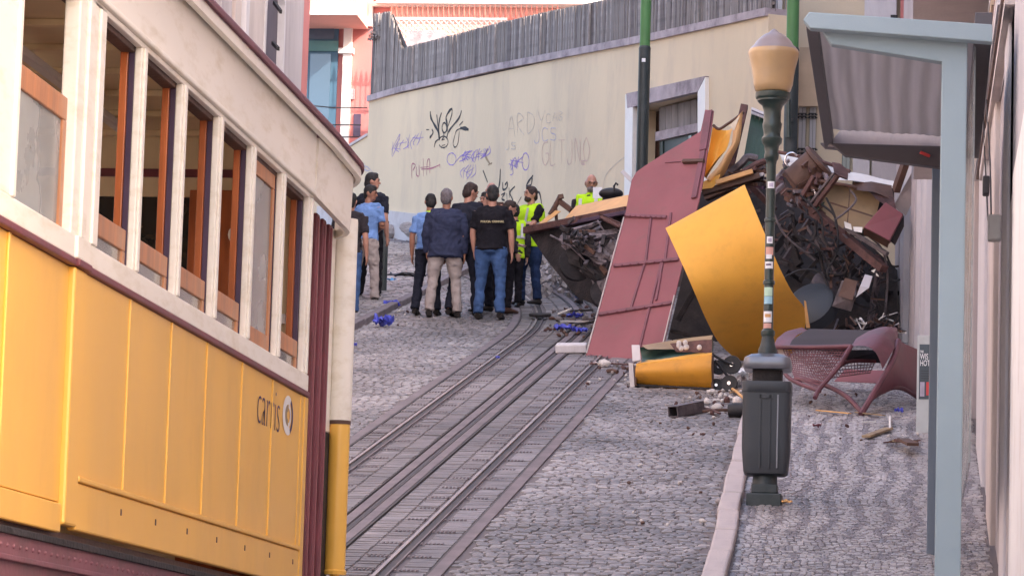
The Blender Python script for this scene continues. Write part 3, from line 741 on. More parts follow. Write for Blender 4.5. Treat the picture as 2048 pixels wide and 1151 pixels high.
# ------------------------------------------------------------------ left building row
lb = empty('left_building', (-8.8, 40, gz(40)), 'pale lilac stone facade with a tall arch above the tram roof', 'building')
LX = -8.8
MB().mm((-20, 9, -.5), (LX, PX(612, 120, LX).y, 16)).build('wall', m_stone, lb)
def lstrip(name, px0, px1, pyt, z0, z1, off, mat, py=120):
    a = PX(px0, py, LX).y; c = PX(px1, py, LX).y
    return MB().mm((LX-.02, a, z0), (LX+off, c, z1)).build(name, mat, lb, bevel=.01)
lstrip('pilaster', 426, 447, 0, 7, 15, .10, m_stone, 60)
lstrip('red_strip', 448, 457, 0, 7, 15, .03, m_pink, 60)
lstrip('pilaster', 458, 470, 0, 7, 15, .07, m_stonep, 80)
lstrip('pilaster', 471, 478, 0, 7, 15, .13, m_stonew, 80)
lstrip('pilaster', 479, 511, 0, 7, 15, .10, m_stonep, 120)
lstrip('pilaster', 552, 592, 0, 7, 15, .08, m_stone, 150)
lstrip('corner_strip', 596, 611, 0, 7, 15, .03, m_pink, 150)
ya, yb = PX(512, 120, LX).y, PX(551, 100, LX).y
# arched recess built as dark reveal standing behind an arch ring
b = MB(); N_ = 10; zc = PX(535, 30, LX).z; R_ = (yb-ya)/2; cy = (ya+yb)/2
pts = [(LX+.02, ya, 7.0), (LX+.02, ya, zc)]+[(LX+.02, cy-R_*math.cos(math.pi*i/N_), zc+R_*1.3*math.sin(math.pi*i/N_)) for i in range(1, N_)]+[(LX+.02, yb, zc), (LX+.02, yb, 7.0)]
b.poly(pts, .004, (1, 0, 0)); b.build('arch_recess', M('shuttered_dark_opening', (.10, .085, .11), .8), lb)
b = MB(); ring = [(LX+.06, yb, 7.0), (LX+.06, yb, zc)]+[(LX+.06, cy+R_*math.cos(math.pi*i/N_), zc+R_*1.3*math.sin(math.pi*i/N_)) for i in range(1, N_+1)]+[(LX+.06, ya, 7)]
for p, q in zip(ring, ring[1:]): b.beam(p, q, .09, .12, (1, 0, 0))
b.build('arch_moulding', m_stonew, lb)
for (x0, y0, x1, y1) in ((548, 5, 562, 24), (545, 86, 557, 98)):
    a = PX(x0, y0, LX+.1); c = PX(x1, y1, LX+.35); MB().beam(a, c, .03, .05).build('iron_bracket', m_black, lb)
a = PX(405, 30, LX).y; c = PX(424, 30, LX).y
wn = MB().mm((LX-.02, a-1.2, 8.5), (LX+.03, c, 12.6)).build('window', m_blued, lb)
MB().mm((LX+.03, a-1.05, 8.6), (LX+.04, c-.12, 12.4)).build('pane', m_glass, wn)
for q in (0.5,): MB().mm((LX+.04, c-.6, 8.6), (LX+.06, c-.55, 12.4)).build('glazing_bar', m_stonew, wn)

# ------------------------------------------------------------------ cream facade facing down the street at the right
cb = empty('cream_building', (-1, 51, gz(51)), 'cream facade with tall windows behind the wreck and the shelter', 'building')
def cbox(name, px0, py0, px1, py1, y0, th, mat, parent=cb, **kw):
    a = D(px0, py1, y0); c = D(px1, py0, y0)
    return MB().mm((a.x, y0, a.z), (c.x, y0+th, c.z)).build(name, mat, parent, **kw)
cbox('wall', 1536, -260, 2010, 640, 48.6, 5, m_creamb)
MB().mm((.56, 53.7, 5), (1.2, 60.2, 23.0)).build('sun_blocker', m_creamb, cb)  # unseen thin slab added to keep the sun off the blue door
cbox('corner_pilaster', 1534, -260, 1560, 420, 48.45, .16, m_stonew)
cbox('corner_pilaster', 1562, -260, 1577, 420, 48.50, .12, m_stone)
cbox('drainpipe', 1556, -260, 1561, 420, 48.40, .05, m_white)
cbox('beige_board', 1597, 95, 1642, 212, 48.45, .05, m_beige)
for i, (a, c) in enumerate(((1596, 1612), (1618, 1632), (1684, 1700))):
    wz_ = cbox('window', a, 214 if i < 2 else 290, c, 330 if i < 2 else 348, 48.55, .04, m_stonew if i < 2 else m_glass)
    for k in range(3):
        X = lerp(a, c, k/2)
        cbox('iron_bar', X-.7, 216 if i < 2 else 292, X+.9, 322 if i < 2 else 346, 48.50, .03, m_black, wz_)
    for py in (226, 232, 296, 304):
        if i < 2:
            cbox('iron_scroll', a-1, py, c+1, py+1.8, 48.505, .02, m_black, wz_)
            for k in range(3):
                X = lerp(a, c, k/2); cbox('iron_scroll', X-2.6, py+2.2, X+2.8, py+4.4, 48.503, .02, m_black, wz_)
cbox('stone_pier', 1704, 270, 1740, 420, 48.4, .18, m_stonew); cbox('stone_pier', 1742, 270, 1800, 420, 48.45, .14, m_stone)
rb = cbox('red_storey', 1800, -240, 1890, 75, 48.3, .28, m_pink)
cbox('downpipe', 1834, -240, 1842, 60, 48.15, .1, m_black)
cbox('white_storey', 1728, -240, 1797, 75, 48.35, .24, m_stonew)
cbox('wall_lamp', 1781, 30, 1795, 36, 48.2, .12, m_black)
# pole remnant seen between
# ------------------------------------------------------------------ right-hand row along the pavement
rb = empty('right_building', (.6, 24, gz(24)), 'stone facade with pilasters and mouldings along the right pavement', 'building')
RX = .56
MB().mm((RX, 8.5, -.5), (9, 20, 10)).build('wall', m_stonep, rb)
MB().mm((RX, 20.001, -.5), (9, 33, 14.5)).build('wall', m_stonep, rb)
def rstrip(name, px0, px1, py, z0, z1, off, mat, bev=.012):
    # strip whose faces are sighted at height py
    a = PX(px1, py, RX-off).y; c = PX(px0, py, RX-off).y
    return MB().mm((RX-off, a, z0), (RX+.02, c, z1)).build(name, mat, rb, bevel=bev)
rstrip('pilaster', 1955, 1966, 620, 1, 9, .07, m_stonew)
rstrip('pilaster', 1967, 1976, 620, 1, 12, .04, m_stone)
rstrip('pilaster', 1978, 1986, 520, 1, 12, .06, m_stonep)
rstrip('pilaster', 1988, 2003, 520, 1, 12, .02, m_stone)
rstrip('pilaster', 2004, 2012, 520, 1, 12, .05, m_stonew)
rstrip('pilaster', 2014, 2026, 300, 1, 12, .03, m_stone)
MB().mm((RX-.045, 14.2, -.2), (RX+.02, PX(2019, 900, RX-.045).y, 4.86)).build('sunlit_patch', m_plasterw, rb)  # sunlit patch of the facade, its brightness put into the white colour
MB().mm((RX-.03, 8.6, 4.87), (RX+.02, 22.9, 12)).build('plaster_field', m_stonew, rb)
for i, (xa, xb, mt, wd) in enumerate(((1986, 1940, m_stonew, .03), (1990, 1943, m_dwood, .02), (1993, 1945, m_beige, .05), (1997, 1948, m_rust, .04), (2001, 1951, m_stonep, .05), (2006, 1955, m_stonew, .04), (2010, 1958, m_dwood, .015), (2020, 1966, m_stonep, .03))):
    MB().beam(PX(xa, 0, RX-.06), PX(xb, 355, RX-.06), .05+.01*(i % 3), wd+.025).build('cornice_strip', mt, rb)
for yy in np.arange(17, 33, 2.1): MB().mm((RX-.012, yy, 1), (RX+.01, yy+.02, 12)).build('joint', m_stone, rb)
# junction box and cables
jb = MB().box((RX-.12, 21.6, 4.75), (.08, .1, .16)).build('junction_box', m_white, None, bevel=.01, label='small pale junction box with cables fixed to the stone facade', cat='junction box')
p0 = D(1968, 215, 22)
for k, pts in enumerate((((1966, 200), (1969, 300), (1972, 360), (1976, 440), (1992, 476)), ((1973, 200), (1980, 320), (1983, 460)))):
    MB().tube([PX(x, yy, RX-.09) for x, yy in pts], .006, 6).build('cable', m_black, None, label=['thin black cable ending in a curl', 'straight thin black cable'][k]+' hanging down the stone facade', cat='cable', group='cables on the right facade')
a = PX(1972, 372, RX-.1); MB().box(a, (.05, .12, .14)).build('cable_box', m_black, None, bevel=.01, label='small black box hanging on the facade cables', cat='cable box')
# angled stretch with ribbed shutters
rc = empty('shuttered_front', (.3, 37, gz(37)), 'ribbed pale shop front between the stone facade and the wreck', 'shop front')
A0, A1 = Vector((.56, 33.0, 0)), Vector((-.27, 42.5, 0)); AD = (A1-A0).normalized(); AN = Vector((-AD.y, AD.x, 0))
def ablk(t0, t1, z0, z1, off, mat, name):
    b = MB(); L_ = (A1-A0).length; p = A0.lerp(A1, t0); q = A0.lerp(A1, t1); s = 1 if (Vector((-3, 30, 0))-A0).dot(AN) > 0 else -1
    n = AN*s
    b.poly([p+n*off+Vector((0, 0, z0)), q+n*off+Vector((0, 0, z0)), q+n*off+Vector((0, 0, z1)), p+n*off+Vector((0, 0, z1))], off+.35, -n)
    return b.build(name, mat, rc)
ablk(0, 1, 3, 16, 0, m_stone, 'wall')
for i in range(13):
    t = i/13; ablk(t+.006, t+.062, 3, 9.0, .02+.05*(i % 2)+(.05 if i % 4 == 0 else 0), m_stonew if i % 3 else m_stone, 'shutter_rib')
MB().mm((-.25, 42.6, 4), (6, 48.4, 21.5)).build('return_wall', m_stone, rc)
MB().mm((.62, 33.1, 3), (6, 42.4, 21.5)).build('side_wall', m_stone, rc)
# leaning plank over the front
b = MB(); b.poly([D(1838, 318, 40), D(1862, 325, 40), D(1812, 430, 40.6), D(1787, 412, 40.6)], .05, (0, 1, 0)); b.build('plank', m_stone, None, label='broad pale plank leaning across the ribbed shop front', cat='plank')
b = MB(); b.beam(D(1812, 322, 39.9), D(1792, 380, 40.2), .07, .1); b.build('post', m_dwood, None, label='short brown timber beside the leaning pale plank', cat='timber')
# balconies with shutters above the shelter
bc = empty('balcony', (.2, 30, 7.4), 'railed balcony with dark slats above the shelter roof', 'balcony')
MB().mm((-.10, 26.2, 7.35), (.55, 36, 7.43)).build('slab', m_stonep, bc)
r = random.Random(9)
for i in range(26):
    px = lerp(1880, 1992, i/25)+r.uniform(-2, 2); Yd = lerp(36, 26.5, i/25)
    a = D(px-r.uniform(2, 12), 70, Yd); c = D(px+r.uniform(4, 16), -50, Yd)
    MB().beam(a, c, r.choice([.02, .03, .06, .09]), .03).build('slat', r.choice([m_black, m_dwood, m_stonew, m_plum, m_black, m_stonep]), bc)
for z in (8.4,): MB().beam((-.08, 26.3, z), (-.08, 36, z), .05, .05).build('handrail', m_black, bc)

# ================================================================== THE TRAM
TX = -3.06
def ty(px, py): return PX(px, py, TX).y
tram = empty('tram', (-4.2, 12.5, gz(12.5)), 'yellow and cream funicular tram with maroon chassis at the left', 'tram')
Y0, Y1 = 9.55, 17.28
XB = -5.36          # far side
ZS, ZW0, ZW1, ZR = 3.245, 3.33, 4.215, 4.60
posts = [ty(278, 320), ty(358, 350), ty(432, 400), ty(499, 450), ty(561, 500)]
pitch = (posts[-1]-posts[0])/4
posts = [posts[0]+pitch*i for i in range(5)]
def tb(name, a, c, mat, parent=tram, bev=.003, **kw): return box(name, mat, a, c, parent, bev, **kw)
# yellow side: panels between beads
pil0, pil1 = ty(138, 700), ty(163, 700)
beads = [ty(252, 800), ty(335, 850), ty(408, 850), ty(478, 900), ty(540, 900)]
ys = [pil1]+beads+[Y1-.18]
for a, c in zip(ys, ys[1:]): tb('side_panel', (TX-.03, a+.002, 2.47), (TX, c-.002, ZS-.03), m_yellow)
for yb_ in beads: tb('bead', (TX-.005, yb_-.011, 2.47), (TX+.007, yb_+.011, ZS-.032), m_yellow, bev=.004)
tb('side_panel', (TX-.03, Y0, 2.36), (TX-.012, pil0-.004, ZS-.03), m_yellow)
tb('bead', (TX-.013, ty(12, 700)-.012, 2.36), (TX-.002, ty(12, 700)+.012, ZS-.03), m_yellow, bev=.004)
tb('pilaster', (TX-.03, pil0, 2.28), (TX+.012, pil1, ZS-.03), m_yellow, bev=.01)
tb('end_strip', (TX-.03, Y1-.178, 2.47), (TX+.004, Y1-.10, ZS-.03), m_yellow, bev=.004)
tb('end_strip', (TX-.03, Y1-.096, 2.29), (TX+.010, Y1, ZS-.03), m_yellow, bev=.006)
tb('rocker_panel', (TX-.03, pil1+.003, 2.27), (TX+.006, Y1-.10, 2.445), m_yellow, bev=.008)
tb('rocker_bead', (TX-.02, pil1+.003, 2.447), (TX+.014, Y1-.10, 2.469), m_yellow, bev=.006)
tb('rocker_panel', (TX-.03, Y0, 2.25), (TX+.0, pil0-.004, 2.355), m_yellow, bev=.006)
for px in (237, 307, 371, 431, 488, 538, 585):
    yy = ty(px, 1060); tb('screw', (TX+.004, yy-.008, 2.37), (TX+.009, yy+.008, 2.395), m_rust, bev=.002)
# belt rail
for (a, c) in ((Y0, pil0-.004), (pil0-.002, pil1+.002), (pil1+.004, Y1)):
    o_ = .012 if a > pil0-.01 and c < pil1+.01 else 0
    tb('maroon_bead', (TX-.02, a, ZS-.028), (TX+.016+o_, c, ZS-.001), m_maroon, bev=.006)
    tb('belt_rail', (TX-.03, a, ZS), (TX+.006+o_, c, ZW0), m_cream, bev=.006)
tb('inner_wall', (TX-.10, Y0, 2.3), (TX-.085, Y1, ZW0-.01), m_woodl, bev=0)
# window posts
pw = .095
allposts = [posts[0]-pitch*i for i in (4, 3)]+posts
wide = (ty(150, 300), ty(201, 300))
for y_ in posts:
    tb('window_post', (TX-.030, y_-.02, ZW0), (TX, y_+.062, ZW1), m_cream, bev=.006)
    tb('post_moulding', (TX-.001, y_+.0, ZW0), (TX+.010, y_+.045, ZW1), m_cream, bev=.005)
    tb('window_channel', (TX-.056, y_-.012, ZW0), (TX-.031, y_+.06, ZW1), m_plum, bev=.002)  # plum colour paints in the shading and reflection beside the post
    tb('sash_guide', (TX-.088, y_-.022, ZW0), (TX-.057, y_+.05, ZW1), m_wood, bev=.003)
tb('corner_post', (TX-.034, Y1-.13, ZW0), (TX, Y1, ZW1+.02), m_cream, bev=.008)
tb('post_moulding', (TX-.001, Y1-.09, ZW0), (TX+.010, Y1-.05, ZW1), m_cream, bev=.005)
tb('sash_guide', (TX-.092, Y1-.16, ZW0), (TX-.061, Y1-.09, ZW1), m_wood, bev=.003)
tb('window_channel', (TX-.060, Y1-.14, ZW0), (TX-.035, Y1-.09, ZW1), m_plum, bev=.002)  # same painted-in shade at the corner post
tb('wide_post', (TX-.062, wide[0], ZW0), (TX, wide[1], ZW1+.02), m_cream, bev=.008)
tb('post_moulding', (TX-.001, wide[1]-.11, ZW0), (TX+.012, wide[1]-.03, ZW1), m_cream, bev=.005)
tb('post_moulding', (TX-.001, wide[0]+.10, ZW0), (TX+.014, wide[0]+.17, ZW1), m_cream, bev=.005)
tb('window_post', (TX-.062, Y0, ZW0), (TX, ty(34, 300), ZW1+.02), m_cream, bev=.008)
tb('post_moulding', (TX-.001, ty(34, 300)-.07, ZW0), (TX+.012, ty(34, 300)-.03, ZW1), m_cream, bev=.005)
# sashes
openings = [(wide[1], posts[0]-.02)]+[(posts[i]+.062, posts[i+1]-.02) for i in range(4)]+[(posts[4]+.062, Y1-.13)]
def sash(a, c, zt, h, full=False):
    s = tb('sash', (TX-.056, a+.012, zt-.085), (TX-.032, c-.012, zt), m_woodl, bev=.004)
    for (q, r_) in ((a+.012, a+.062), (c-.062, c-.012)): tb('stile', (TX-.0555, q, zt-h), (TX-.0325, r_, zt-.086), m_woodl, s, .003)
    tb('bottom_rail', (TX-.0555, a+.063, zt-h), (TX-.0325, c-.063, zt-h+.09), m_woodl, s, .003)
    tb('pane', (TX-.046, a+.063, zt-h+.09), (TX-.042, c-.063, zt-.086), m_hazeg if full else m_pane, s, 0)
for i, (a, c) in enumerate(openings):
    if i == 4: sash(a, c, ZW1-.0, ZW1-ZW0, True)
    else: sash(a, c, ZW0+.155, .42)
a, c = ty(34, 300), wide[0]
sash(a, c, ty and PX(90, 160, TX).z+.02, .64, True)
# letterboard and roof
tb('window_header', (TX-.030, Y0, ZW1), (TX-.0, Y1, ZW1+.022), m_cream, bev=.004)
tb('header_channel', (TX-.088, Y0, ZW1-.02), (TX-.031, Y1, ZW1+.02), m_dwood, bev=.003)
tb('header_moulding', (TX-.05, Y0, ZW1+.024), (TX+.016, Y1, ZW1+.046), m_cream, bev=.006)
tb('letterboard', (TX-.05, Y0, ZW1+.048), (TX+.003, Y1, ZR-.02), m_cream, bev=.004)
# curved roof with rounded plan at the end
def roof_half(y): # half width shrink near the ends
    e = max(0, (y-17.3)/1.50); return .78*(max(0, 1-e**2.4)) if e > 0 else .78
CXm = (TX+XB)/2
hw = (TX-XB)/2+.06
YR = 18.35
ysr = list(np.linspace(8.1, YR, 14))+[YR+.52*math.sin(math.pi/2*k/10) for k in range(1, 11)]
def hwid(y):
    e = max(0, (y-YR)/.52)
    return hw-.55*(1-math.sqrt(max(0, 1-min(1, e)**2)))
def drop(y): return .06*max(0, (y-17.6)/1.2)**2
grid = []
for y_ in ysr:
    h_ = hwid(y_); grid.append([(CXm+h_*math.sin(a_), y_, ZR-.0-drop(y_)+.26*(math.cos(a_))) for a_ in [lerp(-math.pi/2, math.pi/2, k/16) for k in range(17)]])
MB().sheet(grid, .02, (0, 0, -1)).build('roof', m_chassis, tram, smooth=True)
for side in (1, -1):
    for nm, z0, z1, o0, mt, bw in (('gutter', -.014, .010, .012, m_chassis, .03), ('cornice', -.066, -.016, -.004, m_cream, .03)):
        b = MB(); rows = []
        for y_ in ysr:
            X = CXm+side*(hwid(y_)+o0); d_ = drop(y_)
            rows.append([(X-side*bw, y_, ZR+z0-d_), (X, y_, ZR+z0-d_), (X, y_, ZR+z1-d_), (X-side*bw, y_, ZR+z1-d_)])
        V = [[b.bm.verts.new(p) for p in r_] for r_ in rows]
        for r_, q in zip(V, V[1:]):
            for k in range(4): b.bm.faces.new((r_[k], r_[(k+1) % 4], q[(k+1) % 4], q[k]))
        b.bm.faces.new(V[0]); b.bm.faces.new(V[-1]); b.build(nm, mt, tram, smooth=False)
# end apron closing the roof over the platform (the cream curved valance)
b = MB(); up = []; lo = []
for k in range(0, 13):
    y_ = lerp(17.29, YR+.3, k/12); X = CXm+hwid(y_)-.045; up.append((X, y_, ZR-.06-drop(y_))); lo.append((X-.01, y_, ZW1+.03-.03*k/12))
b.sheet([up, lo], .03, (-1, 0, 0)); b.build('platform_valance', m_cream, tram)
# platform corner pillar: white above, yellow below
zsplit = PX(668, 828, TX-.02).z
pc = Vector((TX-.07, PX(687, 640, TX-.07).y, 0))
def pillar(name, z0, z1, r_, mat, **kw):
    prof = [(r_*.97, z0), (r_, z0+.02), (r_, z1-.02), (r_*.97, z1)]
    return MB().lathe(prof, (pc.x, pc.y, 0), 20).build(name, mat, tram, smooth=True)
pillar('platform_pillar', zsplit+.01, ZW1+.12, .062, m_cream)
pillar('pillar_band', zsplit-.005, zsplit+.009, .060, m_dwood)
pillar('pillar_foot', PX(660, 1131, TX).z, zsplit-.006, .057, m_yellow)
MB().tube([(pc.x, pc.y, 1.4), (pc.x, pc.y, PX(660, 1131, TX).z)], .028, 10).build('pillar_stem', m_yellow, tram, smooth=True)
MB().lathe([(.062, 0), (.066, .02), (.05, .03)], (pc.x, pc.y, PX(660, 1131, TX).z-.02), 16).build('pillar_collar', m_yellow, tram)
MB().tube([(TX-.14, PX(656, 560, TX-.14).y, zsplit+.05), (TX-.14, PX(656, 560, TX-.14).y, ZW1-.3)], .017, 8).build('grab_rail', m_white, tram, smooth=True)
# folded maroon gate
g0, g1 = PX(622, 600, TX-.09).y, PX(655, 600, TX-.09).y
gate = empty('folding_gate', (TX-.1, g0, 2.0)); adopt(gate, tram)
for i in range(5):
    y_ = lerp(g0, g1, i/5); X = TX-.075-.02*(i % 2)
    MB().mm((X-.02, y_+.006, 1.55), (X, y_+(g1-g0)/5-.006, ZW1+.02)).build('gate_leaf', m_maroon, gate, bevel=.006)
    MB().tube([(X+.004, y_+.03, 1.56), (X+.004, y_+.03, ZW1)], .008, 6).build('gate_bar', m_wmaroon, gate)
ga, gb = PX(656, 600, TX-.12).y, PX(672, 600, TX-.12).y
MB().mm((TX-.15, ga, zsplit-.06), (TX-.12, gb, ZW1+.05)).build('inner_post', m_cream, tram, bevel=.005)
MB().mm((TX-.15, ga, 1.5), (TX-.12, gb, zsplit-.065)).build('step_side', m_soot, tram)
# bulkheads, interior
def bulk(y_, nm='bulkhead'):
    b = tb(nm, (XB+.08, y_, 2.3), (TX-.11, y_+.04, 3.62), m_ceil, bev=0)
    for i, (x0, x1) in enumerate(((XB+.08, XB+.25), (-4.87, -4.74), (-4.48, -4.36), (-4.06, -3.94), (-3.60, -3.48), (-3.24, TX-.11))):
        tb('bulkhead_post', (x0, y_, 3.62), (x1, y_+.04, 4.22), m_ceil, b, 0)
    tb('bulkhead_arch', (XB+.08, y_, 4.22), (TX-.11, y_+.04, 4.32), m_ceil, b, 0); tb('maroon_beam', (XB+.08, y_-.02, 4.32), (TX-.11, y_+.04, 4.36), m_maroon, b, .003)
    tb('bulkhead_top', (XB+.08, y_, 4.36), (TX-.11, y_+.04, ZR+.0), m_ceil, b, 0)
    tb('dado_rail', (XB+.08, y_-.03, 3.58), (TX-.11, y_-.001, 3.63), m_white, b, .003)
    tb('dark_band', (XB+.08, y_-.012, 3.30), (TX-.11, y_-.001, 3.40), m_dwood, b, 0)
    for (x0, x1) in ((XB+.25, -4.87), (-4.74, -4.48), (-4.36, -4.06), (-3.94, -3.60), (-3.48, -3.24)):
        tb('pane', (x0, y_+.015, 3.62), (x1, y_+.02, 4.22), m_glass, b, 0)
bulk(Y1-.05); bulk(Y0+.02)
tb('near_side', (XB, Y0, 2.3), (XB+.06, Y1, ZW0), m_yellow, bev=0)
for i in range(11): tb('far_post', (XB, Y0+.1+i*.76-.05, ZW0), (XB+.06, Y0+.1+i*.76+.05, ZW1), m_cream, bev=.004)
for i in range(10): tb('far_pane', (XB+.025, Y0+.1+i*.76+.05, ZW0), (XB+.03, Y0+.1+(i+1)*.76-.05, ZW0+.3), m_pane, bev=0)
tb('far_header', (XB, Y0, ZW1), (XB+.06, Y1, ZR-.06), m_cream, bev=0)
tb('ceiling', (XB+.06, Y0, ZR-.075), (TX-.06, Y1, ZR-.055), m_ceil, bev=0)
for i in range(14):
    yy = Y0+.3+i*.55; tb('roof_rib', (XB+.07, yy, ZR-.105), (TX-.07, yy+.05, ZR-.076), m_ceil, bev=.004)
for yy in (12.9, 14.4, 15.9): 
    MB().lathe([(.02, 0), (.075, .015), (.085, .05), (.03, .07)], (-4.1, yy, ZR-.17), 16).build('ceiling_lamp', m_soot, tram, smooth=True)
tb('light_tube', (-3.95, 11, ZR-.15), (-3.90, 16.8, ZR-.11), m_white, bev=.008)
tb('floor', (XB, 8.1, 2.2), (TX-.04, 18.4, 2.26), m_dwood, bev=0)
for yy in np.arange(10.1, 17, 1.5):
    st = tb('seat', (XB+.1, yy, 2.6), (TX-.55, yy+.42, 2.66), m_wood, bev=.01); tb('seat_back', (XB+.1, yy+.40, 2.66), (TX-.55, yy+.44, 3.28), m_woodl, st, .01)
tb('inner_door', (TX-.62, Y1-.10, 2.3), (TX-.16, Y1-.06, 4.25), m_wood, bev=.004)
MB().lathe([(.05, -.01), (.05, .01)], (TX-.36, Y1-.12, 4.02), 16, 'Y').build('round_dial', m_cream, tram)
# chassis
b = MB(); zt = 2.262
b.poly([(TX-.12, 8.6, zt-.01), (TX-.12, 8.6, .55), (TX-.12, 18.2, gz(18.2)+.35), (TX-.12, 18.2, zt-.01)], .05, (-1, 0, 0)); b.build('chassis_recess', m_soot, tram)
b = MB(); b.poly([(TX-.01, 8.7, zt-.03), (TX-.01, 8.7, .6), (TX-.01, 17.2, gz(17.2)+.4), (TX-.01, 17.2, zt-.03)], .04, (-1, 0, 0)); b.build('chassis_side', m_chassis, tram)
tb('chassis_flange', (TX-.02, 8.7, 2.115), (TX+.012, 17.2, 2.135), m_chassis, bev=.004)
tb('chassis_flange', (TX-.03, 8.7, 2.205), (TX+.004, 17.2, 2.23), m_soot, bev=.003)
b = MB()
for i in range(95): b.ell((TX-.009, 8.8+i*.088, 2.168), (.008, .008, .008), seg=6, rings=4)
b.build('rivet', m_chassis, tram, kind='stuff')
b = MB(); b.poly([(XB+.01, 8.7, zt-.03), (XB+.01, 8.7, .6), (XB+.01, 17.2, gz(17.2)+.4), (XB+.01, 17.2, zt-.03)], .04, (1, 0, 0)); b.build('chassis_side', m_chassis, tram)
for yy in (10.2, 15.6):
    for X in (-4.79, -3.61):
        wl = MB().lathe([(.06, -.04), (.30, -.04), (.30, .03), (.33, .031), (.33, .045), (.06, .045)], (X, yy, gz(yy)+.34), 24, (1, 0, 0)).build('wheel', m_steelg, tram)
        MB().lathe([(.05, -.07), (.05, .08)], (X, yy, gz(yy)+.34), 12, (1, 0, 0)).build('hub', m_soot, wl)
for (ya_, yb_) in ((8.1, Y0-.02), (Y1+.02, 18.4)): tb('platform_side', (XB+.1, ya_, 1.7), (XB+.16, yb_, 3.2), m_yellow)
tb('end_apron', (XB+.3, 8.08, 1.6), (TX-.3, 8.12, 3.2), m_yellow); 
for X in (XB+.3, TX-.3): MB().tube([(X, 8.12, 3.2), (X, 8.12, 4.55)], .05, 12).build('platform_pillar', m_cream, tram, smooth=True)
# lettering and ring emblem, every arc a flat printed colour
pA = PX(513, 815, TX); pB = PX(560, 845, TX)
zb = PX(513, 832, TX).z
tw = (pB.y-pA.y)*.93
lt_ = text_mesh('lettering', 'carris', .30, m_ink, tram, Matrix.Identity(4), bold=-.007, extrude=.0004)
bbx = [v.co.x for v in lt_.data.vertices]; sc = tw/(max(bbx)-min(bbx))
lt_.data.transform(axes((TX+.0022, pA.y, zb-.03), (0, 1, 0), (0, 0, 1), (1, 0, 0)) @ Matrix.Diagonal((sc, 1.02, 1, 1)))
em = PX(575, 830, TX); eh = (PX(575, 790, TX).z-PX(575, 870, TX).z)/2; ew = (PX(586, 830, TX).y-PX(565, 830, TX).y)/2
def ringm(a0, a1, ro, ri, mat, nm, xo):
    b = MB(); n = 40
    P = []
    for k in range(n+1):
        a_ = rad(lerp(a0, a1, k/n)); P.append((b.bm.verts.new((xo, em.y+ew*ro*math.cos(a_), em.z+eh*ro*math.sin(a_))), b.bm.verts.new((xo, em.y+ew*ri*math.cos(a_), em.z+eh*ri*math.sin(a_)))))
    for p, q in zip(P, P[1:]): b.bm.faces.new((p[0], q[0], q[1], p[1]))
    return b.build(nm, mat, tram)
ringm(60, 300, 1, .55, m_white, 'ring_emblem', TX+.0025); ringm(-62, 58, 1, .78, m_ink, 'emblem_outline', TX+.0025)
ringm(-85, 85, .60, .38, m_white, 'emblem_inner_arc', TX+.003); ringm(90, 270, .54, .2, m_tan, 'emblem_core', TX+.0025)

# ================================================================== STREET FURNITURE
# lamp post
lp = G(1529, 1003, .12); LXp, LYp, LZp = lp.x, lp.y, lp.z
lamp = empty('street_lamp', lp, 'old dark green street lamp with an amber globe and stickers on its shaft', 'street lamp')
def zl_(py): return D(1545, py, LYp).z
k_ = 27.65/7000
def LA(name, prof, mat, parent=None, seg=28):  # profile in (radius px, py)
    return MB().lathe([(r*LYp/7000, D(1540, py, LYp).z) for r, py in prof], (LXp, LYp, 0), seg).build(name, mat, parent or lamp, smooth=True)
MB().mm((LXp-.135, LYp-.135, LZp-.1), (LXp+.135, LYp+.135, LZp+.06)).build('plinth', m_darkpole, lamp, bevel=.012)
MB().mm((LXp-.10, LYp-.10, LZp+.06), (LXp+.10, LYp+.10, LZp+.13)).build('plinth_step', m_darkpole, lamp, bevel=.01)
LA('base_column', [(26, 985), (24, 950), (20, 940), (19, 760), (21, 740), (19, 700), (15, 690), (11, 670)], m_darkpole)
LA('shaft', [(13, 672), (14, 668), (14, 662), (10, 658), (9.5, 570), (12, 568), (12, 562), (9.5, 560), (9.5, 445), (12, 443), (12, 438), (9.5, 436), (9.5, 330), (11, 322), (14, 318), (15, 310), (13.5, 305), (15, 292), (20, 286), (21, 277), (17, 272), (17, 266), (19, 256), (20, 248), (17.5, 244), (18, 222), (21, 212), (27, 207), (31, 203), (31, 200), (34, 198), (35, 195), (35, 187), (32, 185), (26, 184)], m_green)
LA('globe', [(30, 186), (36, 182), (40, 170), (42, 152), (45, 137), (49, 121), (52, 111), (52, 106), (50, 101)], m_globe)
LA('globe_cap', [(50, 101.5), (45, 95), (41, 92), (36, 84), (29, 77), (20, 70), (11, 66), (6, 61), (1, 58)], m_globetop)
def sticker(px, py, wpx, hpx, mat, nm='sticker', layers=()):
    r_ = .0405*LYp/27.65
    b = MB(); n = 6; c = D(px, py, LYp); hz = hpx*LYp/7000/2; a0 = wpx*LYp/7000/2/r_
    for nm_, m_, fx0, fx1, fz0, fz1, dr in [(nm, mat, -1, 1, -1, 1, .0015)]+[(q[0], q[1], q[2], q[3], q[4], q[5], .003) for q in layers]:
        b = MB(); up = []; dn = []
        for k in range(n+1):
            a_ = lerp(fx0, fx1, k/n)*a0 + (px-1545)*.02
            up.append((LXp+(r_+dr)*math.sin(a_), LYp-(r_+dr)*math.cos(a_), c.z+fz1*hz)); dn.append((LXp+(r_+dr)*math.sin(a_), LYp-(r_+dr)*math.cos(a_), c.z+fz0*hz))
        b.sheet([dn, up], .001, (0, 1, 0)); o = b.build(nm_, m_, lamp)
sticker(1548, 371, 14, 14, m_paper, layers=[('sticker_print', m_inkbl, -.5, .6, -.6, .5)])
sticker(1546, 481, 12, 14, m_paper, layers=[('sticker_print', m_inkbl, -.5, .6, -.6, .5)])
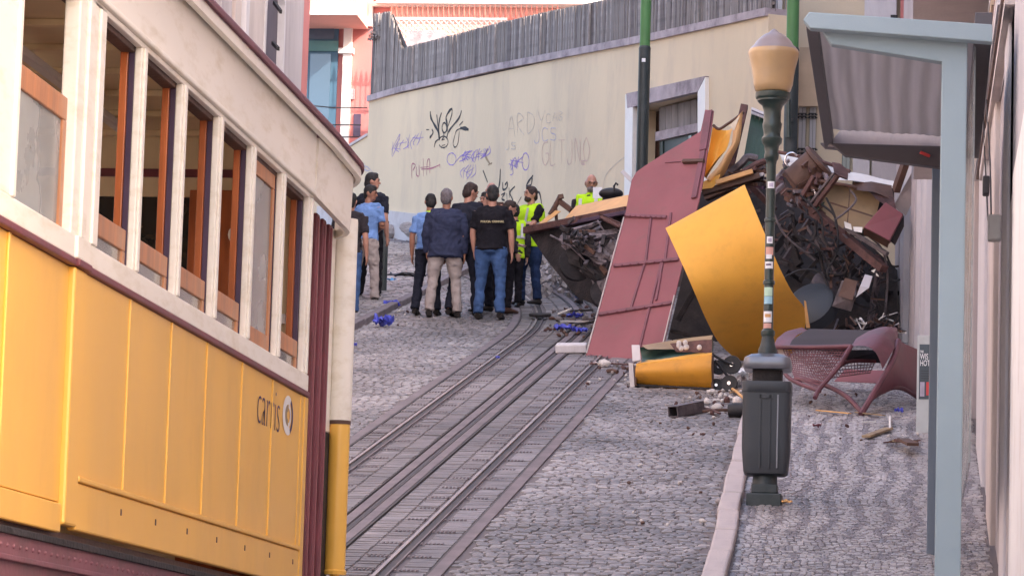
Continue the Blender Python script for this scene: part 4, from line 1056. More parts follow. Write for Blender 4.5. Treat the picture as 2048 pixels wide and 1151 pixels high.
sticker(1546, 503, 16, 16, m_pinkl); sticker(1541, 514, 12, 9, m_paper)
sticker(1543, 531, 17, 14, m_paper, layers=[('sticker_print', m_ink, -.7, .5, -.1, .35)])
sticker(1541, 584, 18, 18, M('green_sticker', (.45, .65, .5), .5)); sticker(1541, 601, 18, 15, M('cyan_sticker', (.3, .55, .65), .5))
sticker(1539, 634, 18, 22, m_paper, layers=[('sticker_print', m_orange, -.6, .7, -.1, .5)]); sticker(1538, 652, 17, 10, m_pinkl)
# litter bin clamped round the lamp base
bn = empty('litter_bin', D(1539, 950, LYp), 'dark grey litter bin with a domed cap fixed round the foot of the street lamp', 'litter bin')
px2 = lambda v: v*LYp/7000
bc_ = D(1539, 850, LYp)
def binprof(r_list, name, mat, sq=.82, smooth=True):
    b = MB(); rings = []; n = 40
    for r, py in r_list:
        z = D(1539, py, LYp).z; cx = D(1539-(py-850)*.03*-0, py, LYp).x
        ring = []
        for k in range(n):
            a_ = 2*math.pi*k/n; e = .28
            x = math.copysign(abs(math.cos(a_))**e, math.cos(a_)); y_ = math.copysign(abs(math.sin(a_))**e, math.sin(a_))
            ring.append(b.bm.verts.new((LXp+.005+px2(r)*x, LYp+px2(r)*sq*y_, z)))
        rings.append(ring)
    for p, q in zip(rings, rings[1:]):
        for k in range(n): b.bm.faces.new((p[k], p[(k+1) % n], q[(k+1) % n], q[k]))
    b.bm.faces.new(rings[0][::-1]); b.bm.faces.new(rings[-1]); return b.build(name, mat, bn, smooth=smooth)
binprof([(38, 951), (43, 948), (44.5, 942), (48, 900), (48.5, 790), (48.5, 787), (49.5, 786), (49.5, 768), (48, 765)], 'bin_body', m_bin)
binprof([(46, 741), (48, 738), (48, 726), (46, 718), (34, 711), (14, 707), (10, 706)], 'bin_cap', m_bincap, 1)
binprof([(30, 765.5), (30, 741.5)], 'bin_throat', m_soot)
for (x0, x1) in ((-12, -8.5), (7, 10.5), (23, 26)):
    MB().mm((LXp+px2(x0), LYp-px2(42), D(1539, 938, LYp).z), (LXp+px2(x1), LYp-px2(38), D(1539, 792, LYp).z)).build('bin_rib', m_bin if x0 != 23 else m_bincap, bn, bevel=.002)
MB().mm((LXp-px2(14), LYp-px2(42), D(1539, 800, LYp).z), (LXp+px2(14), LYp-px2(38.5), D(1539, 792, LYp).z)).build('bin_handle', m_bin, bn, bevel=.002)

# tall poles
def pole(px0, py0, px1, py1, Y, r_, zsp, label, name='pole'):
    base = D(px1, py1, Y); top = D(px0, py0, Y); x = base.x; g = gz(Y)
    rt = empty('pole', (x, Y, g), label, 'pole', 'tall green poles')
    z_ = D(px0, zsp, Y).z
    MB().tube([(x, Y, g-.1), (x, Y, z_)], r_*1.12, 18).build('lower_shaft', m_darkpole, rt, smooth=True)
    MB().lathe([(r_*1.14, z_-.02), (r_*1.16, z_), (r_, z_+.03)], (x, Y, 0), 18).build('collar', m_darkpole, rt, smooth=True)
    MB().tube([(x, Y, z_), (x, Y, top.z+2.5)], r_, 18).build('upper_shaft', m_greenp, rt, smooth=True)
    return x, rt
x_, rt = pole(1293, -30, 1284, 320, 47.3, .073, 97, 'tall green pole with a dark lower half before the walled doorway')
a = D(1288, 122, 47.3); MB().mm((x_-.03, 47.3-.088, a.z-.03), (x_+.02, 47.3-.08, a.z+.02)).build('sticker', m_paper, rt)
x_, rt = pole(1591, -30, 1580, 330, 44.6, .080, 100, 'tall green pole directly behind the lamp globe')
a = D(1577, 200, 44.4); c = D(1577, 275, 44.4); MB().tube([a, c], .034, 12).build('side_canister', m_green, rt, smooth=True)
MB().beam(D(1577, 240, 44.4), D(1590, 240, 44.6), .03, .04).build('canister_bracket', m_green, rt)

# bollard on the left
g = G(765, 575, .1)
MB().lathe([(.06, 0), (.06, .85), (.045, .88), (.045, .90), (.062, .91), (.062, 1.0), (.03, 1.03)], (g.x, g.y, gz(g.y, .05)), 18).build('bollard', m_darkpole, None, smooth=True, label='dark slim bollard beside the men at the tram corner', cat='bollard')

# shelter
SY0, SY1 = 20.0, 24.3
sh = empty('shelter', (0, 22, gz(22)), 'pale blue-grey steel passenger shelter with a ribbed translucent roof at the right', 'shelter')
pl0, pl1 = D(1890, 400, SY0+.12), D(1945, 400, SY0+.12)
PXL, PXR = D(1871, 1000, SY0+.12).x, D(1923, 1000, SY0+.12).x
ztop_ = D(1800, 38, SY0).z; zb1 = D(1800, 72, SY0).z
xl = D(1610, 40, SY0).x; xr = D(1985, 66, SY0).x
def vb(name, pts, y, th, mat, bevel=.006):
    b = MB(); b.poly([(x, y, z) for x, z in pts], th, (0, 1, 0)); return b.build(name, mat, sh, bevel=bevel)
def dd(px, py, Y): p = D(px, py, Y); return (p.x, p.z)
vb('roof_fascia', [dd(1606, 40, SY0), dd(1618, 24, SY0), dd(1985, 49, SY0), dd(1985, 84, SY0), dd(1620, 56, SY0)], SY0, .10, m_shelter)
vb('bracket_arm', [dd(1645, 62, SY0+.12), dd(1900, 82, SY0+.12), dd(1893, 125, SY0+.12), dd(1662, 88, SY0+.12)], SY0+.12, .10, m_shelter)
z0 = gz(SY0)-.05
zc_ = D(1900, 84, SY0+.12).z
MB().mm((PXL, SY0+.12, z0), (PXR, SY0+.30, zc_+.02)).build('post', m_shelter, sh, bevel=.008)
zt2 = D(1700, 40, SY0).z+.13
# side and back roof beams
MB().mm((xl+.005, SY0+.1, zt2-.17), (xl+.07, SY1-.1, zt2-.08)).build('roof_beam', m_sheltg, sh, bevel=.005)
MB().mm((xr-.10, SY0+.1, zt2-.22), (xr-.0, SY1, zt2-.06)).build('roof_beam', m_sheltg, sh, bevel=.005)
# corrugated sheet
b = MB(); g_ = []; nx = 90
for yy in np.linspace(SY0+.11, SY1-.35, 24):
    row = []
    for i in range(nx+1):
        x = lerp(xl+.07, xr-.1, i/nx); row.append((x, yy, zt2-.085-.05*i/nx+.003*math.sin(i*math.pi/3+.8*math.sin(yy*2.6))+.003*math.sin(yy*3+i*.2)))
    g_.append(row)
b.sheet(g_, .006, (0, 0, 1)).build('roof_sheet', m_corr, sh, smooth=True)
vb('rear_bracket_arm', [dd(1662, 286, SY1-.3), dd(1890, 292, SY1-.3), dd(1890, 336, SY1-.3), dd(1690, 310, SY1-.3)], SY1-.3, .10, m_sheltg)
vb('rear_inner_plate', [dd(1682, 258, SY1-.25), dd(1890, 255, SY1-.25), dd(1890, 300, SY1-.25), dd(1655, 292, SY1-.25)], SY1-.25, .04, m_stone)
vb('rear_roof_fascia', [dd(1640, 285, SY1+.12), dd(1900, 297, SY1+.12), dd(1900, 320, SY1+.12), dd(1650, 295, SY1+.12)], SY1+.12, .08, m_sheltg)
rx0 = D(1853, 1100, SY1).x; rx1 = D(1880, 1100, SY1).x
MB().mm((rx0, SY1, gz(SY1)-.02), (rx1+.03, SY1+.16, D(1880, 300, SY1).z)).build('rear_post', m_shelter_d, sh, bevel=.006)
MB().mm((D(1946, 200, SY0+.4).x, SY0+.32, 3.2), (D(1946, 200, SY0+.4).x+.012, SY1, zt2-.2)).build('back_panel', m_hazeg, sh)
a = D(1850, 308, SY1-.32); MB().box((a.x, SY1-.312, a.z), (.075, .012, .022), Matrix.Rotation(rad(22), 3, 'Y')).build('red_mark', m_red, sh, bevel=.006)
# the same frame has its glass back wall
# poster cabinet
CY = 31.7
cb0, cb1 = D(1835, 670, CY), D(1870, 888, CY)
cab = empty('poster_cabinet', (cb0.x, CY, gz(CY)), 'pale grey cabinet with a dark advertising poster half hidden by the shelter post', 'cabinet')
MB().mm((cb0.x, CY, cb1.z), (cb0.x+.34, CY+.2, cb0.z)).build('housing', m_cab, cab, bevel=.008)
MB().mm((cb0.x+.05, CY+.03, gz(CY)+.05), (cb0.x+.30, CY+.17, cb1.z)).build('foot', m_conc, cab)
q0, q1 = D(1841, 688, CY), D(1870, 798, CY)
ps = MB().mm((cb0.x+.02, CY-.006, q1.z), (cb0.x+.32, CY-.001, q0.z)).build('poster', m_poster, cab)
for s_, z_, sz in (('THE', 705, .03), ('WIS', 718, .075), ('HOT', 731, .075)):
    p = D(1843, z_, CY); text_mesh('poster_lettering', s_, sz, m_paper, ps, axes((cb0.x+.026, CY-.0075, p.z), (1, 0, 0), (0, 0, 1), (0, -1, 0)) @ Matrix.Diagonal((.56, 1, 1, 1)), bold=.001)
for i in range(4):
    p = D(1843, 742+i*5, CY); MB().mm((cb0.x+.035, CY-.009, p.z), (cb0.x+.12, CY-.0065, p.z+.006)).build('poster_print', m_bin, ps)
p = D(1848, 790, CY); MB().mm((cb0.x+.085, CY-.009, p.z), (cb0.x+.17, CY-.0065, p.z+.12)).build('poster_red_figure', m_red, ps)
MB().mm((cb0.x+.03, CY-.009, p.z-.01), (cb0.x+.07, CY-.0065, p.z+.12)).build('poster_pale_figure', m_inkbl, ps)
MB().lathe([(.012, -.012), (.012, .004)], (cb0.x+.11, CY, D(1857, 868, CY).z), 12, 'Y').build('lock', m_black, cab)

# ================================================================== THE WRECK
wr = empty('wrecked_tram', G(1500, 700), 'crushed underframe and bodywork of the overturned tram against the shop front', 'wreck')
def PG(name, pts, th, mat, parent=wr, dirn=(0, 1, 0), bevel=0, **kw):  # pts: (px, py, Y)
    b = MB(); b.poly([D(*p) for p in pts], th, dirn); return b.build(name, mat, parent, bevel=bevel, **kw)
def BM(name, a, c, w_, h_, mat, parent=wr, bevel=.006, up=(0, 0, 1), **kw):
    return MB().beam(D(*a), D(*c), w_, h_, up).build(name, mat, parent, bevel=bevel, **kw)
def TB(name, pts, r_, mat, parent=wr, seg=8, **kw):
    P = [D(*p) for p in pts]
    if len(P) > 2:
        Q = []
        for i in range(len(P)-1):
            p0 = P[max(0, i-1)]; p1 = P[i]; p2 = P[i+1]; p3 = P[min(len(P)-1, i+2)]
            for k in range(5):
                t = k/5; Q.append(.5*((2*p1)+(p2-p0)*t+(2*p0-5*p1+4*p2-p3)*t*t+(3*p1-p0-3*p2+p3)*t**3))
        Q.append(P[-1]); P = Q
    return MB().tube(P, r_, seg).build(name, mat, parent, smooth=True, **kw)
def dent(o, amp, sc, seed=0):
    for v in o.data.vertices:
        v.co += Vector(noise.noise_vector(v.co*sc+Vector((seed, 0, 0))))*amp
# front (left) half: tilted underframe
PG('floor_plate', [(1053, 459, 44.6), (1255, 413, 43.2), (1258, 500, 43.0), (1212, 618, 43.0), (1150, 590, 43.6), (1090, 515, 44.2)], .12, m_soot)
BM('side_sill', (1053, 461, 44.5), (1256, 420, 42.9), .12, .085, m_rust)
BM('side_sill', (1110, 452, 44.0), (1256, 424, 42.8), .05, .05, m_plum)
PG('yellow_board', [(1128, 438, 43.9), (1152, 411, 44.2), (1257, 389, 43.3), (1254, 411, 42.9), (1140, 440, 43.7)], .05, m_orange, dirn=(0, .3, -1), bevel=.004)
PG('yellow_board', [(1068, 455, 44.3), (1108, 420, 44.3), (1122, 422, 44.2), (1082, 452, 44.2)], .03, m_orange)
TB('bent_bracket', [(1100, 430, 44.3), (1116, 402, 44.3), (1121, 391, 44.3)], .035, m_dwood)
BM('bent_bracket', (1116, 400, 44.3), (1142, 420, 44.2), .04, .07, m_dwood); BM('bent_bracket', (1111, 404, 44.3), (1113, 440, 44.3), .03, .04, m_dwood)
BM('bent_bracket', (1117, 394, 44.25), (1127, 392, 44.25), .05, .06, m_dwood)
rr_ = random.Random(21)
# running gear seen on the tilted underside
TB('axle', [(1125, 475, 43.0), (1180, 500, 42.7), (1245, 520, 42.4)], .055, m_axle)
for (px, py, Y, w_, h_, a_, mt) in ((1160, 478, 42.9, 45, 22, -20, m_axle), (1185, 500, 42.7, 40, 30, 30, m_axle), (1210, 470, 42.7, 60, 14, -12, m_axle), (1228, 500, 42.5, 30, 34, 35, m_steelg),
        (1150, 520, 42.9, 36, 30, 10, m_soot), (1190, 545, 42.7, 50, 26, 30, m_soot), (1215, 575, 42.6, 34, 30, 60, m_steelg), (1165, 455, 43.0, 70, 8, -14, m_axle), (1225, 445, 42.6, 50, 10, 25, m_rust), (1178, 470, 42.8, 50, 7, -35, m_steelg),
        (1140, 495, 43.1, 28, 16, 40, m_axle), (1202, 520, 42.6, 26, 20, 15, m_axle)):
    c = D(px, py, Y); b = MB(); sx_, sz_ = w_*Y/7000/2, h_*Y/7000/2
    b.ell((0, 0, 0), (1, 1, 1), seg=18, rings=12)
    for v in b.bm.verts:
        q = v.co.copy(); e_ = .45; v.co = Vector([math.copysign(abs(t)**e_, t) for t in q])
        v.co *= 1+.38*noise.noise(q*2.3+Vector((px, py, 0)))
        v.co = Vector((v.co.x*sx_*1.1, v.co.y*.08, v.co.z*sz_*1.1))
    o = b.build('running_gear', mt, None)
    o.location = c; o.rotation_euler = (rr_.uniform(-.3, .3), rad(a_), rr_.uniform(-.4, .4)); 
    o.parent = wr; o.matrix_parent_inverse = Matrix.Translation(-Vector(wr.location))
for (px, py, Y, r_) in ((1150, 530, 42.9, .20), (1208, 590, 42.6, .17)):
    c = D(px, py, Y); wl = MB().lathe([(.04, -.05), (r_, -.05), (r_, .0), (r_+.02, .01), (r_+.02, .03), (.04, .04)], c, 24, (.4, -.8, .3)).build('rail_wheel', m_soot, wr)
for i in range(46):
    px = rr_.uniform(1120, 1245); py = lerp(440, 470, rr_.random())+rr_.random()*max(10, (px-1100)*.9); a_ = rr_.uniform(-1, 2.2); L_ = rr_.uniform(8, 34)
    Yc = 42.55; px2_ = min(1250, px+L_*math.cos(a_))
    MB().beam(D(px, py, Yc), D(px2_, py+L_*math.sin(a_)*.7, Yc-.1), rr_.uniform(.015, .05), rr_.uniform(.01, .05)).build('torn_bar', rr_.choice([m_soot, m_soot, m_steelg, m_axle, m_dwood]), wr)
for pts in (((1100, 470), (1150, 500), (1200, 560), (1225, 600)), ((1130, 465), (1180, 480), (1200, 530), (1240, 560)), ((1160, 540), (1185, 560), (1190, 590), (1210, 600)), ((1195, 440), (1215, 470), (1245, 480))):
    TB('brake_pipe', [(x, y, 42.7) for x, y in pts], .012, m_axle)
# right half: deep dark underframe
PG('underframe', [(1332, 690, 42.2), (1385, 470, 42.4), (1400, 385, 42.6), (1500, 350, 42.8), (1560, 372, 42.6), (1630, 425, 42.4), (1720, 480, 42.2), (1792, 545, 41.8), (1798, 650, 41.6), (1700, 690, 41.8)], .30, m_soot)
PG('end_plate', [(1720, 470, 42.0), (1795, 540, 41.6), (1797, 650, 41.4), (1765, 655, 41.5), (1745, 560, 41.7)], .08, m_soot)
BM('long_beam', (1553, 366, 41.2), (1640, 432, 40.6), .14, .10, m_rust); BM('long_beam', (1636, 430, 40.6), (1768, 538, 40.0), .13, .09, m_rust)
BM('thin_beam', (1690, 455, 40.3), (1775, 508, 39.9), .05, .05, m_steelg); BM('thin_beam', (1410, 392, 42.2), (1512, 352, 42.0), .12, .12, m_dwood)
for (a, c, w_, mt) in (((1545, 430, 41.6), (1500, 520, 41.4), .05, m_steelg), ((1590, 440, 41.4), (1548, 500, 41.2), .06, m_soot), ((1620, 440, 41.2), (1570, 520, 41.0), .05, m_steelg), ((1612, 450, 41.0), (1680, 560, 40.6), .025, m_steelg),
        ((1640, 470, 41.0), (1690, 540, 40.8), .03, m_steelg), ((1560, 520, 41.2), (1640, 560, 41.0), .06, m_soot), ((1700, 520, 40.8), (1650, 600, 40.6), .05, m_steelg), ((1730, 520, 40.8), (1690, 560, 40.7), .04, m_soot),
        ((1600, 560, 40.8), (1650, 500, 40.9), .03, m_soot), ((1440, 420, 42), (1500, 380, 42), .06, m_rust), ((1470, 360, 42.2), (1530, 335, 42), .07, m_dwood), ((1500, 370, 41.8), (1550, 420, 41.6), .05, m_rust),
        ((1660, 520, 40.8), (1740, 600, 40.6), .05, m_soot), ((1575, 475, 41.1), (1600, 530, 41.0), .07, m_soot), ((1760, 530, 40.5), (1740, 640, 40.4), .05, m_steelg), ((1355, 640, 41.9), (1400, 560, 41.9), .05, m_soot), ((1340, 660, 41.8), (1420, 680, 41.8), .04, m_soot)):
    BM('bent_strut', a, c, w_, w_*1.4, mt)
for i in range(90):
    px = rr_.uniform(1500, 1780); py = lerp(400, 640, rr_.random()) + max(0, (px-1560)*.28); py = min(py, 650)
    if px < 1545: py = max(py, 420)
    Y = rr_.uniform(40.6, 41.9); a_ = rr_.uniform(0, 3.14); L_ = rr_.uniform(10, 42)
    BM('torn_bar', (px, py, Y), (px+L_*math.cos(a_), py+L_*math.sin(a_)*.8, Y+rr_.uniform(-.3, .3)), rr_.uniform(.01, .05), rr_.uniform(.01, .05), rr_.choice([m_soot, m_soot, m_steelg, m_rust, m_soot, m_dwood]), bevel=0)
for pts in (((1700, 380), (1712, 400), (1690, 425), (1668, 440)), ((1652, 395), (1672, 440), (1675, 500), (1655, 540), (1660, 560)), ((1645, 410), (1668, 430), (1672, 455)), ((1600, 470), (1640, 500), (1665, 545)), ((1545, 420), (1570, 470), (1630, 520)),
            ((1770, 500), (1782, 530), (1798, 532)), ((1778, 556), (1790, 562), (1800, 558)), ((1735, 470), (1765, 500), (1775, 560), (1768, 640)), ((1600, 390), (1640, 430), (1650, 480), (1690, 520)), ((1560, 560), (1600, 540), (1640, 545), (1660, 580))):
    TB('hanging_cable', [(x, y, 40.2) for x, y in pts], .013, m_steelg if rr_.random() < .4 else m_black)
for i in range(130):
    u_ = rr_.random(); px = lerp(1560, 1770, u_); py = lerp(385, 545, u_)+rr_.uniform(-18, 95); a_ = rr_.gauss(.7, .9); L_ = rr_.uniform(5, 24)
    BM('splinter', (px, py, 40.3), (px+L_*math.cos(a_), min(655, py+L_*math.sin(a_)), 40.2+rr_.uniform(-.2, .3)), rr_.uniform(.006, .03), rr_.uniform(.006, .03), rr_.choice([m_soot, m_dwood, m_steelg, m_soot, m_soot, m_dwood, m_rust, m_soot]), bevel=0)
for pts in (((1585, 420), (1592, 470), (1625, 480), (1632, 440)), ((1640, 500), (1650, 545), (1690, 545), (1695, 505)), ((1700, 540), (1705, 600), (1740, 615))):
    TB('bent_seat_frame', [(x, y, 40.3) for x, y in pts], .02, m_soot)
# drums, plates low down
for (px, py, Y, r_, dirn, mt) in ((1655, 575, 40.4, .20, (.3, -.8, .5), m_steelg), (1622, 612, 40.2, .30, (-.35, -.7, .45), m_bin)):
    c = D(px, py, Y); o = MB().lathe([(.02, .10), (r_*.8, .09), (r_, .05), (r_, -.12), (.02, -.12)], c, 30, dirn).build('drum', mt, wr, smooth=True)
PG('crumpled_plate', [(1684, 560, 40.0), (1714, 566, 39.9), (1712, 590, 39.8), (1702, 622, 39.9), (1664, 612, 40.0), (1672, 590, 40.0)], .02, m_steelg)
PG('crumpled_plate', [(1690, 555, 39.9), (1715, 562, 39.85), (1705, 600, 39.8), (1676, 592, 39.9)], .015, m_dwood)
PG('torn_sheet', [(1730, 548, 39.9), (1745, 552, 39.9), (1738, 575, 39.8), (1712, 594, 39.8), (1720, 572, 39.8)], .012, m_stonew)
# crumpled upper bodywork
def LOFT(name, A, B_, mat, th=.012, n=10, bulge=(0, 0, 0), parent=wr, amp=0, seed=0, smooth=True, dirn=(0, 1, 0), **kw):
    # surface between two sighted polylines
    def res(Q):
        P = [D(*q) for q in Q]; L_ = [0]
        for i in range(1, len(P)): L_.append(L_[-1]+(P[i]-P[i-1]).length)
        out = []
        for k in range(n+1):
            s = L_[-1]*k/n; i = max(j for j in range(len(L_)) if L_[j] <= s+1e-9); i = min(i, len(P)-2)
            out.append(P[i].lerp(P[i+1], (s-L_[i])/(L_[i+1]-L_[i])))
        return out
    a = res(A); c = res(B_); g = []
    m = 8
    for j in range(m+1):
        t = j/m; row = []
        for k in range(n+1):
            p = a[k].lerp(c[k], t)+Vector(bulge)*math.sin(math.pi*t)
            if amp: p += Vector(noise.noise_vector(p*2.2+Vector((seed, 0, 0))))*amp
            row.append(p)
        g.append(row)
    b = MB(); b.sheet(g, th, dirn); return b.build(name, mat, parent, smooth=smooth, **kw)
LOFT('yellow_side_sheet', [(1427, 254, 42.0), (1420, 300, 41.8), (1411, 352, 41.6)], [(1466, 252, 42.1), (1452, 305, 41.6), (1412, 352, 41.5)], m_wyellow, bulge=(0, .25, 0), amp=.04)
LOFT('yellow_curled_edge', [(1466, 250, 41.9), (1462, 290, 41.6), (1440, 330, 41.4), (1412, 356, 41.3)], [(1486, 222, 41.9), (1478, 285, 41.7), (1452, 345, 41.5), (1428, 372, 41.4)], m_orange, bulge=(0, -.1, 0), amp=.02)
PG('peach_lining', [(1459, 250, 41.75), (1480, 231, 41.75), (1468, 262, 41.7)], .01, m_creamb)
TB('torn_rim', [(1426, 250, 41.9), (1438, 258, 41.9), (1455, 248, 41.9), (1470, 238, 41.9), (1488, 224, 41.9)], .018, m_dwood)
LOFT('yellow_strip', [(1406, 362, 41.3), (1430, 352, 41.3), (1440, 348, 41.2)], [(1404, 378, 41.2), (1425, 376, 41.2), (1436, 362, 41.2)], m_wyellow, amp=.02)
BM('yellow_ledge', (1432, 366, 41.2), (1506, 343, 41.2), .12, .055, m_orange); BM('ledge_underside', (1405, 386, 41.3), (1520, 352, 41.3), .16, .07, m_dwood)
BM('brown_post', (1489, 212, 42.2), (1452, 370, 41.9), .09, .11, m_rust, up=(0, 1, 0)); BM('brown_post', (1470, 330, 41.8), (1450, 380, 41.8), .10, .10, m_dwood)
# green slatted panel
for i in range(6):
    a0 = 1503+i*8.2; y0 = 226+i*3.0
    PG('green_board', [(a0, y0, 42.4), (a0+7.5, y0+2.7, 42.4), (a0-14+7.5, 352-i*2, 42.0), (a0-14-4*(6-i)/3, 350-i*2, 42.0)], .03, m_greenboard, bevel=.004)
PG('white_rail', [(1503, 214, 42.35), (1548, 232, 42.35), (1546, 244, 42.3), (1502, 227, 42.3)], .05, m_stonew, bevel=.004)
PG('white_rail', [(1503, 219, 42.28), (1547, 237, 42.28), (1547, 240, 42.28), (1503, 222, 42.28)], .01, m_plum)
TB('bent_pipe', [(1440, 360, 41.6), (1480, 330, 41.5), (1495, 315, 41.5), (1515, 318, 41.5)], .05, m_steelg); TB('bent_pipe', [(1478, 350, 41.4), (1510, 330, 41.4), (1535, 320, 41.4)], .04, m_rust)
for i in range(26):
    px = rr_.uniform(1455, 1545); py = rr_.uniform(336, 376); a_ = rr_.uniform(-.6, .5); L_ = rr_.uniform(12, 40)
    BM('splinter', (px, py, 41.5), (px+L_*math.cos(a_), py+L_*math.sin(a_), 41.3), rr_.uniform(.015, .06), rr_.uniform(.015, .05), rr_.choice([m_dwood, m_steelg, m_rust, m_plum, m_stonew, m_dwood]), bevel=0)
# barrel, ring, seat pedestals
b = MB(); b.lathe([(.02, 0), (.24, 0), (.25, .03), (.21, .05), (.21, .38), (.25, .40), (.24, .44), (.02, .44)], D(1588, 372, 40.9), 26, (.62, -.15, .55)); b.build('winding_drum', m_dwood, wr, smooth=True)
b = MB(); P = [D(1583, 320, 40.5)+Vector((.075*math.cos(t), 0, .085*math.sin(t))) for t in np.linspace(.6, 4.2, 18)]; b.tube(P, .012, 8); b.build('chrome_ring', m_chrome, wr, smooth=True)
b = MB(); P = [D(1625, 390, 40.4)+Vector((.035*math.cos(t), 0, .06*math.sin(t))) for t in np.linspace(-1.5, 2, 14)]; b.tube(P, .012, 8); b.build('chrome_ring', m_chrome, wr, smooth=True)
BM('pedestal_leg', (1600, 400, 40.4), (1628, 352, 40.3), .05, .05, m_rust)
LOFT('pedestal_head', [(1664, 322, 40.2), (1680, 326, 40.2), (1697, 342, 40.2)], [(1666, 345, 40.0), (1676, 352, 40.0), (1692, 358, 40.0)], m_rust, th=.12, amp=.02)
BM('pedestal_leg', (1676, 350, 40.2), (1628, 415, 40.4), .05, .05, m_rust); BM('pedestal_leg', (1668, 346, 40.2), (1622, 405, 40.4), .03, .03, m_steelg)
for i in range(30):
    px = rr_.uniform(1562, 1648); py = rr_.uniform(318, 400); a_ = rr_.uniform(0, 3.1); L_ = rr_.uniform(8, 30)
    BM('mechanism_piece', (px, py, 40.7), (px+L_*math.cos(a_), py+L_*math.sin(a_), 40.6), rr_.uniform(.02, .06), rr_.uniform(.02, .05), rr_.choice([m_dwood, m_rust, m_soot, m_axle, m_dwood]), bevel=0)
# white roof skin
LOFT('roof_skin', [(1556, 306, 41.2), (1600, 318, 41.1), (1655, 330, 41.0), (1700, 345, 40.9), (1786, 358, 40.8)], [(1560, 318, 41.0), (1610, 350, 40.8), (1650, 358, 40.7), (1700, 362, 40.6), (1784, 372, 40.7)], m_white, amp=.04, n=16, seed=4)
TB('roof_edge', [(1556, 304, 41.0), (1600, 313, 40.9), (1655, 327, 40.8), (1700, 343, 40.7)], .022, m_rust)
TB('roof_rib', [(1640, 362, 40.6), (1700, 372, 40.5), (1712, 378, 40.5)], .022, m_dwood)
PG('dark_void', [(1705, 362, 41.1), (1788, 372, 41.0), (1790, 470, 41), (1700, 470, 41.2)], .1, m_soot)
LOFT('dark_roof_lining', [(1706, 364, 40.7), (1745, 362, 40.6), (1786, 372, 40.6)], [(1708, 378, 40.5), (1750, 386, 40.4), (1790, 402, 40.4)], m_dwood, amp=.03)
LOFT('red_roof_lining', [(1740, 384, 40.5), (1789, 396, 40.4)], [(1752, 398, 40.3), (1792, 425, 40.3)], m_rust, amp=.02)
# tan floor boards
LOFT('plywood_panel', [(1640, 362, 40.9), (1700, 374, 40.8), (1762, 392, 40.7)], [(1632, 440, 40.6), (1690, 462, 40.5), (1742, 458, 40.5)], m_tan, th=.03, amp=.025, seed=9)
BM('panel_seam', (1660, 405, 40.55), (1745, 432, 40.45), .01, .02, m_dwood, bevel=0); BM('panel_seam', (1700, 376, 40.6), (1694, 460, 40.4), .01, .02, m_dwood, bevel=0)
PG('cream_scrap', [(1688, 442, 40.3), (1702, 448, 40.3), (1704, 460, 40.2), (1690, 455, 40.2)], .01, m_cream); PG('cream_scrap', [(1706, 453, 40.2), (1725, 454, 40.2), (1724, 465, 40.1), (1708, 462, 40.1)], .01, m_cream)
PG('cream_scrap', [(1742, 541, 40.0), (1752, 537, 40.0), (1748, 545, 40.0)], .01, m_cream); PG('cream_scrap', [(1752, 545, 40.0), (1757, 550, 40.0), (1758, 553, 40), (1752, 551, 40.0)], .01, m_cream)
PG('green_floor', [(1604, 372, 40.9), (1628, 385, 40.9), (1656, 394, 40.8), (1638, 423, 40.6), (1606, 400, 40.8)], .02, m_greenboard)
# maroon box
bx_ = [(1771, 404, 39.8), (1807, 428, 39.9), (1779, 481, 39.7), (1727, 454, 39.6)]
PG('maroon_box', bx_, .30, m_wmaroon, bevel=.01)
PG('box_underside', [(1727, 455.5, 39.62), (1779, 482.5, 39.72), (1775, 495, 39.9), (1727, 468, 39.8)], .03, m_dwood)
PG('box_side', [(1808, 429.5, 39.93), (1808, 452, 40.0), (1790, 490, 39.9), (1781, 482, 39.75)], .03, m_soot)
# bottom right glass and splinters
for i in range(34):
    px = rr_.uniform(1700, 1798); py = rr_.uniform(632, 668); a_ = rr_.uniform(-1.4, 1.4); L_ = rr_.uniform(8, 32)
    BM('broken_strip', (px, py, 38.9), (px+L_*math.cos(a_), py+L_*math.sin(a_)*.8, 38.7), rr_.uniform(.006, .025), rr_.uniform(.006, .02), rr_.choice([m_white, m_steelg, m_hazeg, m_soot, m_soot, m_stonew, m_dwood]), bevel=0)

# the big maroon panel
P0, P1, P2 = D(1172, 712, 39.95), D(1320, 722, 39.35), D(1418, 220, 41.3)
pn = (P1-P0).cross(P2-P0).normalized()
if pn.y > 0: pn = -pn
def MP(px, py, off=0): return HIT(px, py, P0+pn*off, pn)
mp_ = empty('torn_maroon_sheet', P0, 'tall torn maroon body panel with riveted ribs leaning on the wreck', 'body panel')
out_ = [(1171, 712), (1184, 665), (1199, 610), (1213, 560), (1226, 505), (1238, 470), (1250, 430), (1257, 390), (1263, 360), (1272, 344), (1290, 331), (1332, 304), (1370, 282), (1401, 262), (1406, 240), (1410, 219), (1427, 221), (1422, 260), (1415, 302), (1408, 350), (1400, 392), (1388, 440), (1375, 484), (1362, 540), (1350, 590), (1335, 655), (1320, 722), (1270, 720), (1215, 717)]
b = MB(); b.poly([MP(x, y) for x, y in out_], .018, -pn); o = b.build('sheet', m_wmaroon, mp_, bevel=.004)
def mrib(x0, y0, x1, y1, w_=.03, mat=m_wmaroon, h_=.035, nm='rib'):
    MB().beam(MP(x0, y0, h_/2), MP(x1, y1, h_/2), w_, h_, pn).build(nm, mat, mp_, bevel=.004)
mrib(1366, 323, 1408, 322, .045, m_dwood, .05)
mrib(1330, 325, 1362, 323, .012, m_chassis, .012)
for a in ((1250, 430, 1332, 434), (1228, 531, 1357, 518), (1198, 628, 1342, 605)): mrib(*a, .045, m_chassis, .03)
